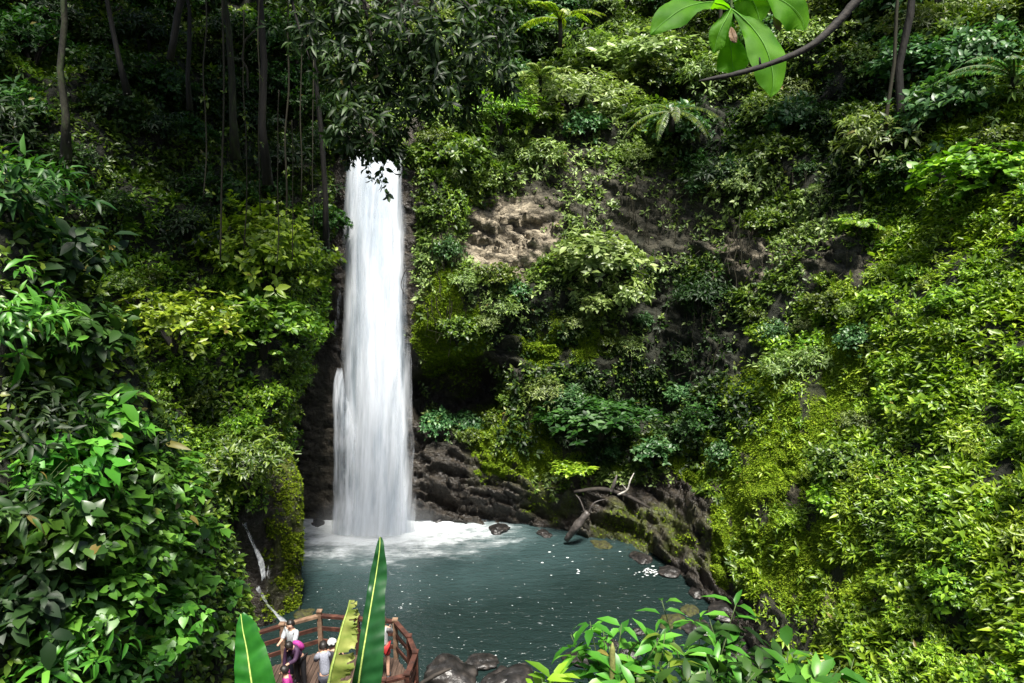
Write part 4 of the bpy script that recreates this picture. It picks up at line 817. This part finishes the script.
blade(br, o, wide=1.25, ctrl=[(770, 97, 3.1, .5, .5), (773, 84, 3.1, 8, 6), (771, 65, 3.12, 14, 10), (764, 45, 3.15, 15, 12), (752, 28, 3.2, 11, 9), (740, 16, 3.22, 4, 4), (732, 10, 3.25, 1, 1)], m=MB4, tilt=(.3, .2), rib=.003, ribm=RB, seed=14)
blade(br, o, wide=1.25, ctrl=[(804, 30, 3.2, 1, 1), (801, 18, 3.2, 10, 6), (790, 6, 3.2, 16, 10), (770, -4, 3.22, 15, 10), (748, -5, 3.24, 6, 5), (733, 2, 3.25, 1, 1)], m=MB4, tilt=(.3, .3), rib=.003, ribm=RB, seed=15)
blade(br, o, wide=1.25, ctrl=[(760, 22, 3.35, 1, 1), (756, 8, 3.35, 10, 10), (748, -8, 3.33, 13, 12), (740, -22, 3.3, 6, 6), (736, -35, 3.28, 1, 1)], m=MB4, tilt=(.3, .3), rib=.003, ribm=RB, seed=16)
blade(br, o, wide=1.25, ctrl=[(781, 30, 3.2, 1, 1), (778, 22, 3.2, 4, 3), (775, 12, 3.22, 3, 3), (772, 2, 3.22, 1, 1)], m=M_BROWNT, tilt=(.6, .6), rib=.002, name='withered_leaf', ribm=M_BROWNT, seed=17)
blade(br, o, wide=1.25, ctrl=[(736, 42, 3.15, 1, 1), (733, 36, 3.16, 4, 3), (731, 28, 3.2, 1, 1)], m=M_BROWNT, tilt=(.6, .6), rib=.002, name='withered_leaf', ribm=M_BROWNT, seed=18)
o = unp(860, 0, 3.0); bb = thing('bare_branch', o, 'dark bare branch slanting across the top right below the big leaves', 'branch')
mb = MB(); c = curvepts([unp(699, 81, 2.9), unp(735, 74, 2.92), (unp(775, 62, 2.95)), unp(812, 45, 2.97), unp(842, 18, 3.0), unp(866, -8, 3.02), unp(960, -90, 3.1)], 34) - o
mb.tube(c, np.interp(np.linspace(0, 1, 34), [0, .1, .5, 1], [.004, .009, .014, .022]), 10, .12); mb.build('limb', noise_mat('dark_bark', [(.35, (.004, .0035, .003)), (.7, (.022, .018, .013))], scale=60, bump=1.0, dist=.004), bb, True)
mb = MB(); mb.tube([c[9], c[9] + np.array([-.01, -.01, .035])], [.006, .003], 6); mb.build('twig_stub', M_BARK, bb, True)

# ------------------------------------------------------------------ foreground plants at the lower right
def stalk_plant(px, py, Y, n, hgt, leaf, m, seed, label, spread=.8, T=T_LANCE, K=5):
    p = unp(px, py, Y); rs = random.Random(seed); g = np.random.default_rng(seed); base = p.copy(); base[2] = max(.5, p[2] - hgt); t = thing('broad_leaf_plant', base, label, 'plant', 'foreground plants at the lower right')
    mb = MB(); P, D = [], []
    for i in range(n):
        a = rs.uniform(0, 6.28); q = spread * rs.uniform(.2, 1); top = np.array([math.cos(a) * q, math.sin(a) * q, hgt * rs.uniform(.72, 1.05)])
        c = curvepts([(0, 0, 0), (top[0] * .3, top[1] * .3, top[2] * .55), top], 8); mb.tube(c, np.linspace(.014, .005, 8), 5)
        for k in (4, 5, 6, 7): P.append(c[k]); D.append(norm(c[k] - c[k - 1]) + np.array([0, 0, .2]))
    link('stem', mb.mesh('stem', M_STEM, True), t); P, D = np.array(P), np.array(D)
    link('foliage', foliage_mesh('foliage', P, D, g.uniform(leaf * .7, leaf * 1.2, len(P)), K, T, m, g.random(len(P)) * .5, g, (30, 85), .35), t); return t
T_PADDLE = ovate(.17, .17, .35)
for i, (px, py, Y, n, h_, lf, m, wd, T) in enumerate([(612, 652, 6.6, 9, 1.6, .34, 'fresh', 'leftmost large one, left of the tall shoot', T_PADDLE), (556, 680, 6.3, 6, 1.4, .30, 'bright', 'at the bottom centre right of the platform', T_PADDLE), (655, 672, 6.2, 8, 1.3, .32, 'mid', 'low between the two taller plants', T_PADDLE),
        (704, 628, 7.0, 9, 2.2, .36, 'fresh', 'tallest of the clump by the shore', T_LANCE), (748, 640, 6.9, 8, 2.0, .36, 'deep', 'with dark arching leaves before the brown bank', T_PADDLE), (792, 668, 6.6, 8, 1.6, .34, 'fresh', 'at the right end before the mossy slope', T_PADDLE), (700, 690, 5.9, 8, 1.2, .30, 'deep', 'dark one along the bottom edge', T_PADDLE), (835, 700, 6.4, 6, 1.4, .3, 'bright', 'half hidden at the bottom edge below the slope', T_LANCE)]):
    stalk_plant(px, py - 18, Y, int(n * 1.3), h_ + .2, lf * .85, M_LEAF[m], 500 + i, 'glossy foreground plant, ' + wd, T=T, spread=.62)
mb = MB(); q = unp(612, 660, 6.4); mb.tube([q + np.array([0, 0, -1.2]), q + np.array([.01, 0, -.2]), q + np.array([.0, 0, .12]), q + np.array([0, 0, .2])], [.03, .035, .03, .006], 8)
st = mb.build('leaf_shoot', flat_mat('shoot', (.16, .17, .05)), None, True); tag(st, 'thick pale green shoot standing among the foreground leaves at lower right', 'shoot')

# ------------------------------------------------------------------ driftwood, boulders, foam
M_DRIFT = noise_mat('driftwood_wet', [(.3, (.02, .018, .016)), (.6, (.08, .07, .065)), (.8, (.18, .17, .16))], scale=5, stretch=(1, 1, 1), bump=.6, rough=.45)
M_PALEW = noise_mat('driftwood_pale', [(.3, (.25, .23, .20)), (.7, (.5, .48, .44))], scale=8, bump=.4)
M_DARKW = noise_mat('driftwood_dark', [(.3, (.008, .007, .006)), (.7, (.035, .028, .022))], scale=5, bump=.5)
def log(name, pts, rads, m, label, extra=()):
    mb = MB(); P = [unp(*p) for p in pts]; mb.tube(curvepts(P, 14), np.interp(np.linspace(0, 1, 14), np.linspace(0, 1, len(rads)), rads), 9, .12)
    for e in extra: mb.tube(curvepts([unp(*p) for p in e[0]], 8), np.linspace(e[1], e[1] * .3, 8), 6, .1)
    return tag(mb.build(name, m, None, True), label, 'log')
log('driftwood', [(566, 540, 26.0), (577, 526, 25.8), (588, 512, 25.9)], [.10, .19, .13], M_DRIFT, 'thick grey log slanting into the pool', [([(588, 514, 25.9), (594, 503, 25.9), (606, 499, 26)], .05), ([(586, 516, 25.9), (580, 500, 26), (575, 494, 26.2)], .04)])
log('driftwood', [(574, 492, 26.2), (600, 489, 26.0), (625, 495, 25.7), (650, 508, 25.4)], [.06, .09, .08, .04], M_DARKW, 'long dark log lying along the bank above the slanting log')
log('driftwood', [(618, 495, 25.5), (627, 490, 25.4), (630, 481, 25.4), (634, 473, 25.5)], [.045, .035, .03, .012], M_PALEW, 'bleached white forked stick standing on the dark log', [([(627, 490, 25.4), (622, 484, 25.4)], .022)])
log('driftwood', [(611, 492, 25.5), (614, 484, 25.5), (617, 475, 25.6)], [.07, .07, .03], M_DRIFT, 'short grey stump left of the bleached stick')
log('driftwood', [(420, 684, 16.6), (436, 675, 16.7), (452, 668, 16.9)], [.05, .06, .03], M_DARKW, 'dark wet stick lying at the pool edge right of the platform')
M_BLD = noise_mat('wet_boulder', [(.3, (.006, .006, .006)), (.55, (.02, .018, .017)), (.75, (.06, .052, .047))], scale=2.2, bump=.9, rough=.35, dist=.08)
M_BLM = noise_mat('mossy_boulder', [(.35, (.012, .010, .006)), (.5, (.03, .032, .006)), (.7, (.05, .052, .010))], scale=3, bump=.9, rough=.8)
def boulder_mesh(seed, m):
    me = bpy.data.meshes.new('boulder'); bm = bmesh.new(); bmesh.ops.create_icosphere(bm, subdivisions=4, radius=1); V = np.array([v.co for v in bm.verts]); d = norm(V)
    r = 1 + .5 * fbm(d * 1.1 + seed * 3.1, seed, 3) + .08 * np.round(fbm(d * 2.5 + seed, seed + 5, 2) * 6) / 2 + .05 * fbm(d * 7, seed, 2)
    for v, p in zip(bm.verts, d * r[:, None] * np.array([1.15, .9, .62])): v.co = Vector(p)
    bm.to_mesh(me); bm.free(); me.materials.append(m); me.polygons.foreach_set('use_smooth', [True] * len(me.polygons)); return me
bms = [boulder_mesh(k, M_BLD) for k in (1, 2, 3)] + [boulder_mesh(4, M_BLM)]
BL = [(452, 672, .75, 0, 'broad flat dark boulder in the water right of the platform'), (484, 664, .42, 1, 'rounded boulder breaking the water in the bottom centre'), (505, 684, .7, 2, 'half sunk boulder at the bottom edge'),
      (580, 662, .35, 1, 'dark boulder just above the foreground leaves'), (610, 645, .28, 2, 'small stone in the shallows above the foreground leaves'), (640, 632, .22, 0, 'small stone off the lower right shore'), (672, 624, .42, 3, 'mossy boulder on the lower right shore'), (700, 632, .5, 0, 'dark boulder behind the tallest foreground plant'),
      (690, 612, .32, 3, 'small mossy boulder at the water edge on the right'), (722, 615, .6, 1, 'large brown boulder where the shore meets the slope'), (655, 640, .24, 1, 'wet grey stone beside the mossy boulder'), (735, 650, .6, 2, 'dark boulder hidden among the foreground stems'), (630, 655, .3, 2, 'grey stone peeping out above the shoot'),
      (500, 530, .45, 1, 'dark rock at the foot of the cliff right of the foam'), (440, 518, .5, 2, 'wet black rock beside the foot of the waterfall'), (600, 545, .35, 3, 'mossy rock right of the slanting log'), (640, 560, .4, 0, 'brown rock below the olive mossy bank'), (668, 574, .4, 1, 'rock at the waterline under the right bank'), (700, 594, .4, 2, 'rock in the pool corner under the right slope'), (545, 534, .3, 0, 'small dark rock left of the slanting log'), (318, 524, .3, 2, 'black rock in the foam left of the waterfall'), (305, 614, .3, 3, 'mossy rock under the tip of the headland'),
      (770, 664, .7, 0, 'large brown boulder low on the bank under the moss'), (275, 590, .5, 0, 'wet rock beside the small cascade')]
for i, (px, py, s, k, lb) in enumerate(BL):
    b = link('boulder', bms[k]); b.location = Vector([float(c) for c in unz(px, py, -s * .08)]); b.scale = (s * random.uniform(.9, 1.3), s, s * random.uniform(.6, .9)); b.rotation_euler = (0, 0, random.uniform(0, 6.28)); tag(b, lb, 'rock', 'boulders along the shore')
# drifting foam and painted ripple glitter: many small flat patches on the water
def foam():
    g = np.random.default_rng(8); V, Fs = [], []
    def put(px, py, r):
        c = unz(px, py, .006 + g.random() * .004); k = 7; o_ = len(V); a = g.uniform(0, 6.28)
        for j in range(k):
            rr = r * g.uniform(.5, 1.2); t_ = j / k * 6.283; x, y = rr * 1.8 * math.cos(t_), rr * .8 * math.sin(t_); sk = g.normal(0, .12); V.append((c[0] + x, c[1] + y + x * sk * .5, c[2]))
        for j in range(1, k - 1): Fs.append((o_, o_ + j, o_ + j + 1))
    for _ in range(70): put(g.normal(470, 85), g.uniform(552, 665), g.uniform(.006, .018))
    for _ in range(60): put(g.normal(660, 12), g.normal(572, 2), g.uniform(.015, .045))  # this line is glitter on ripples, painted as white flecks
    for _ in range(12): put(g.normal(573, 20), g.normal(560, 8), g.uniform(.02, .04))
    for _ in range(30): put(g.uniform(335, 440), g.uniform(565, 615), g.uniform(.006, .02))
    V_ = np.array(V); ok = np.ones(len(Fs), bool); me = raw_mesh('foam_glitter_flecks', V_, np.array(Fs), flat_mat('foam', (.72, .75, .76), .6, .05)); return tag(link('foam_glitter_flecks', me), 'small white flecks on the pool, drifting foam and painted ripple glitter', 'foam', kind='stuff')
foam()

# ------------------------------------------------------------------ viewing platform
DZ = 1.15; RZ = DZ + 1.12
M_WOOD = noise_mat('red_brown_timber', [(.3, (.022, .009, .006)), (.55, (.055, .020, .013)), (.8, (.12, .05, .032))], scale=6, stretch=(1, 1, 1), bump=.3, rough=.6)
M_WOODL = noise_mat('sunlit_tone_timber', [(.3, (.08, .045, .028)), (.7, (.24, .155, .10))], scale=6, bump=.3, rough=.7)  # paler copy of the timber; light on posts and rail put into colour
M_DECK = noise_mat('deck_boards', [(.3, (.025, .016, .012)), (.7, (.085, .055, .04))], scale=3, stretch=(8, 1, 1), bump=.3, rough=.6)
poly = [unz(px, py, RZ) for px, py in ((252, 634), (282, 625), (319.5, 615), (357, 618), (395, 621), (409, 637), (415.5, 653), (407, 675), (383, 681))]
low = [unz(345, 760, RZ), unz(262, 740, RZ), unz(240, 680, RZ)]
pf = thing('viewing_platform', np.array([poly[3][0], poly[3][1] - 1.5, 0]), 'reddish brown railed wooden viewing platform at the pool edge', 'platform'); o = np.array(pf.location)
allp = poly + low; dk = MB(); nP = len(allp)
dk.add([tuple(np.array([p[0], p[1], DZ]) - o) for p in allp] + [tuple(np.array([p[0], p[1], DZ - .12]) - o) for p in allp], [tuple(range(nP)), tuple(range(nP, 2 * nP))[::-1]] + [(i, (i + 1) % nP, (i + 1) % nP + nP, i + nP) for i in range(nP)])
dk.build('deck', M_DECK, pf)
bd = MB()
xs = [p[0] - o[0] for p in allp]; ys = [p[1] - o[1] for p in allp]
def inside_y(x):
    hits = []
    for i in range(nP):
        x0, y0, x1, y1 = xs[i], ys[i], xs[(i + 1) % nP], ys[(i + 1) % nP]
        if (x0 - x) * (x1 - x) < 0: hits.append(y0 + (x - x0) / (x1 - x0) * (y1 - y0))
    return (min(hits), max(hits)) if len(hits) >= 2 else None
x = min(xs) + .08
while x < max(xs) - .05:
    h_ = inside_y(x)
    if h_: bd.box((x, (h_[0] + h_[1]) / 2, DZ + .018), (.128, h_[1] - h_[0] - .1, .03))
    x += .145
bd.build('floor_board', M_DECK, pf)
for i, p in enumerate(allp):
    b = MB(); hh = 1.22 if i == 2 else 1.14; b.box((p[0] - o[0], p[1] - o[1], DZ + hh / 2), (.12, .12, hh)); b.box((p[0] - o[0], p[1] - o[1], DZ + hh + .02), (.15, .15, .04)); b.build('post', M_WOODL if i in (1, 2, 4) else M_WOOD, pf)
    b = MB(); b.box((p[0] - o[0], p[1] - o[1], (DZ - .12) / 2 - .6), (.16, .16, DZ - .12 + 1.2)); b.build('pile', M_DARKW, pf)
for i in range(nP - 1):
    a, b_ = allp[i] - o, allp[i + 1] - o
    for z, hgt, wd in ((RZ - .02, .07, .13), (DZ + .72, .11, .045), (DZ + .34, .11, .045)):
        dv = norm(b_ - a) * .062; r = MB(); r.bar((a[0] + dv[0], a[1] + dv[1], z), (b_[0] - dv[0], b_[1] - dv[1], z), wd, hgt); r.build('rail', M_WOODL if (z == RZ - .02 and i == 1) else M_WOOD, pf)

# ------------------------------------------------------------------ people
def skinned(name, verts, edges, radii, m, parent, sub=1):
    me = bpy.data.meshes.new(name); me.from_pydata([tuple(v) for v in verts], edges, []); me.materials.append(m); ob = link(name, me, parent)
    md = ob.modifiers.new('Skin', 'SKIN'); md.use_smooth_shade = True
    lay = me.skin_vertices[0] if len(me.skin_vertices) else me.skin_vertices.new()
    for i, r in enumerate(radii): lay.data[i].radius = r if hasattr(r, '__len__') else (r, r)
    lay.data[0].use_root = True
    s_ = ob.modifiers.new('Subdivision', 'SUBSURF'); s_.levels = sub; s_.render_levels = sub; return ob
SKINM = flat_mat('skin', (.45, .27, .19), .55, .08)
def person(px, py, ztop, rz, label, shirt, trousers, hair, lean=0.0, arms='down', hat=None, bag=None, hgt=1.7, sleeve='short', shorts=False):
    """px,py: pixel of the head top; ztop: its height above the deck"""
    hp = unz(px, py, DZ + .035 + ztop); k = hgt / 1.7
    t = thing('person', (0, 0, 0), label, 'person'); t.rotation_euler = (0, 0, rz)
    # local frame: facing +x ; hip at origin of the lean
    hip = Vector((0, 0, .92)) * k
    def up(x, y, z):   # torso point, leaning forward about the hip
        v = Vector((x, y, z)) * k - hip; c, s_ = math.cos(lean), math.sin(lean); return hip + Vector((v.x * c + v.z * s_, v.y, -v.x * s_ + v.z * c))
    J = dict(pel=hip, waist=up(.01, 0, 1.08), chest=up(.01, 0, 1.28), neckb=up(0, 0, 1.44), neck=up(.01, 0, 1.50), head=up(.03, 0, 1.58), crown=up(.025, 0, 1.66))
    for sg, n_ in ((1, 'L'), (-1, 'R')):
        J['sh' + n_] = up(0, .17 * sg, 1.40); J['hp' + n_] = Vector((0, .09 * sg, .88)) * k; J['kn' + n_] = Vector((.04 - lean * .05, .10 * sg, .49)) * k; J['an' + n_] = Vector((-.02, .10 * sg, .09)) * k; J['to' + n_] = Vector((.14, .115 * sg, .03)) * k
        if arms == 'front' or (arms == 'one' and sg == 1): J['el' + n_] = J['sh' + n_] + Vector((.16, .02 * sg, -.20)) * k; J['wr' + n_] = J['el' + n_] + Vector((.20, -.06 * sg, .02)) * k; J['ha' + n_] = J['wr' + n_] + Vector((.08, -.02 * sg, 0)) * k
        else: J['el' + n_] = J['sh' + n_] + Vector((-.02 + lean * .1, .05 * sg, -.27)) * k; J['wr' + n_] = J['el' + n_] + Vector((.06, .0, -.24)) * k; J['ha' + n_] = J['wr' + n_] + Vector((.02, 0, -.08)) * k
    names = list(J); ix = {n_: i for i, n_ in enumerate(names)}
    E = [('pel', 'waist'), ('waist', 'chest'), ('chest', 'neckb'), ('neckb', 'neck'), ('neck', 'head'), ('head', 'crown')]
    for n_ in 'LR': E += [('neckb', 'sh' + n_), ('sh' + n_, 'el' + n_), ('el' + n_, 'wr' + n_), ('wr' + n_, 'ha' + n_), ('pel', 'hp' + n_), ('hp' + n_, 'kn' + n_), ('kn' + n_, 'an' + n_), ('an' + n_, 'to' + n_)]
    Rd = dict(pel=.12, waist=.11, chest=.125, neckb=.07, neck=.055, head=.10, crown=.075)
    for n_ in 'LR': Rd.update({'sh' + n_: .058, 'el' + n_: .042, 'wr' + n_: .030, 'ha' + n_: .036, 'hp' + n_: .085, 'kn' + n_: .058, 'an' + n_: .038, 'to' + n_: .034})
    body = skinned('body', [J[n_] for n_ in names], [(ix[a], ix[b]) for a, b in E], [Rd[n_] * k for n_ in names], SKINM, t, 2)
    # clothes follow the same joints a little wider
    def cloth(nm, keys, edges, grow, m):
        skinned(nm, [J[a] for a in keys], [(keys.index(a), keys.index(b)) for a, b in edges], [(Rd[a] + grow) * k for a in keys], m, t, 2)
    sl = 'wr' if sleeve == 'long' else 'el'; kk = ['pel', 'waist', 'chest', 'neckb', 'shL', 'elL', 'shR', 'elR'] + (['wrL', 'wrR'] if sleeve == 'long' else [])
    cloth('shirt', kk, [('pel', 'waist'), ('waist', 'chest'), ('chest', 'neckb'), ('neckb', 'shL'), ('shL', 'elL'), ('neckb', 'shR'), ('shR', 'elR')] + ([('elL', 'wrL'), ('elR', 'wrR')] if sleeve == 'long' else []), .022, shirt)
    if shorts:
        skinned('shorts', [J['pel'], J['hpL'], J['hpL'].lerp(J['knL'], .6), J['hpR'], J['hpR'].lerp(J['knR'], .6)], [(0, 1), (1, 2), (0, 3), (3, 4)], [.14 * k, .105 * k, .09 * k, .105 * k, .09 * k], trousers, t, 2)
    else: cloth('trousers', ['pel', 'hpL', 'knL', 'anL', 'hpR', 'knR', 'anR'], [('pel', 'hpL'), ('hpL', 'knL'), ('knL', 'anL'), ('pel', 'hpR'), ('hpR', 'knR'), ('knR', 'anR')], .016, trousers)
    for n_ in 'LR':
        mb = MB(); a, b = J['an' + n_], J['to' + n_]; mb.tube([Vector((a.x - .05, a.y, .045)), Vector((a.x + .05, a.y, .05)), Vector((b.x, b.y, .035)), Vector((b.x + .03, b.y, .03))], [.035, .052, .045, .02], 8); mb.build('shoe', flat_mat('shoe', (.03, .03, .035)), t, True)
    fwd = up(1, 0, 0) - up(0, 0, 0); fwd.normalize(); upv = (J['crown'] - J['head']).normalized(); hd = J['head']
    def ball(nm, c, rad, m, cut=None):
        me = bpy.data.meshes.new(nm); bm = bmesh.new(); bmesh.ops.create_icosphere(bm, subdivisions=3, radius=1)
        for v in bm.verts: v.co = Vector((v.co.x * rad[0], v.co.y * rad[1], v.co.z * rad[2])) * (1 + .05 * math.sin(v.co.x * 9 + v.co.z * 7))
        if cut is not None: bmesh.ops.delete(bm, geom=[v for v in bm.verts if v.co.z < cut or (v.co.x > rad[0] * .45 and v.co.z < rad[2] * .35)], context='VERTS')
        bm.to_mesh(me); bm.free(); me.materials.append(m); me.polygons.foreach_set('use_smooth', [True] * len(me.polygons)); ob = link(nm, me, t)
        q = upv.to_track_quat('Z', 'Y').to_matrix(); z_ = upv; x_ = (fwd - z_ * fwd.dot(z_)).normalized(); y_ = z_.cross(x_); ob.matrix_local = Matrix.Translation(c) @ Matrix((x_, y_, z_)).transposed().to_4x4(); return ob
    if hair is not None: ball('hair', hd + upv * .035 * k - fwd * .01, (.118 * k, .105 * k, .125 * k), hair, -.06)
    if hat is not None:
        ball('cap', hd + upv * .055 * k, (.128 * k, .118 * k, .115 * k), hat, .0)
    for sg in (-1, 1):
        ball('eye', hd + fwd * .088 * k + Vector((0, .032 * sg, 0)) + upv * .012, (.010, .012, .008), flat_mat('eye', (.02, .015, .01)))
    ball('nose', hd + fwd * .10 * k - upv * .015, (.018, .013, .02), SKINM)
    if bag is not None:
        ball('backpack', J['chest'] - fwd * .17 * k - upv * .06, (.10, .16, .20), bag)
    # put the crown of the head at the wanted pixel
    top = J['crown'] + upv * .07; c, s_ = math.cos(rz), math.sin(rz); t.location = Vector((float(hp[0]) - (top.x * c - top.y * s_), float(hp[1]) - (top.x * s_ + top.y * c), DZ + .035)); return t
C_ = flat_mat
HB = C_('black_hair', (.012, .010, .009), .5)
person(290, 622, 1.66, R(250), 'standing person in a white shirt with dark hair by the rail', C_('white_cloth', (.32, .35, .37)), C_('navy_trousers', (.02, .022, .04)), HB, .05, 'front', hgt=1.68)
person(287, 646, 1.45, R(250), 'stooping person in dark purple carrying a magenta backpack', C_('plum_cloth', (.035, .014, .04)), C_('black_trousers', (.012, .012, .015)), HB, .6, 'one', bag=C_('magenta_bag', (.30, .03, .20)), hgt=1.62, sleeve='long')
person(283, 667, 1.60, R(200), 'person in a magenta jacket at the bottom edge between the leaves', C_('magenta_jacket', (.26, .02, .15)), C_('blue_trousers', (.03, .10, .22)), HB, .15, 'down', hgt=1.6, sleeve='long')
person(323, 645, 1.55, R(110), 'person with black hair in a grey shirt leaning forward', C_('grey_shirt', (.17, .18, .22)), C_('dark_trousers', (.02, .022, .03)), HB, .4, 'one', hgt=1.7)
person(332, 643, 1.60, R(80), 'person in a white cap and dark top beside the torn leaf', C_('black_top', (.014, .014, .018)), C_('dark_trousers2', (.02, .022, .03)), HB, .1, 'front', hat=C_('white_cap', (.4, .42, .42)), hgt=1.68)
person(382.5, 619, 1.68, R(90), 'person in a white shirt and red shorts half hidden by the tall dark leaf', C_('white_cloth2', (.36, .37, .38)), C_('red_shorts', (.28, .02, .02)), C_('brown_hair', (.05, .03, .02)), .0, 'front', hgt=1.72, shorts=True)

def tangle():
    g = np.random.default_rng(19); mb = MB()
    for (x0, x1, y0, y1, n) in ((690, 860, 170, 262, 70), (425, 470, 240, 320, 25), (560, 690, 160, 235, 40), (330, 350, 0, 120, 6), (600, 720, 300, 360, 30), (210, 330, 150, 230, 40)):
        for _ in range(n):
            px, py = g.uniform(x0, x1), g.uniform(y0, y1); S = S_LEFT if px < 320 else S_BACK; p, nn = S.at(px, py); L = g.uniform(.6, 2.4); p = p + TOCAM(p) * .45 + np.array([0, 0, .2])
            c = [p + np.array([g.normal(0, .06) * k, g.normal(0, .05) * k, -L * k / 4]) for k in range(5)]; mb.tube(c, np.linspace(.016, .006, 5) * g.uniform(.7, 1.5), 4, cap=False)
    return tag(mb.build('root_tangle', M_ROOT), 'thin brown roots and dead stems dangling over the cliff and right gully', 'roots', kind='stuff')
tangle()
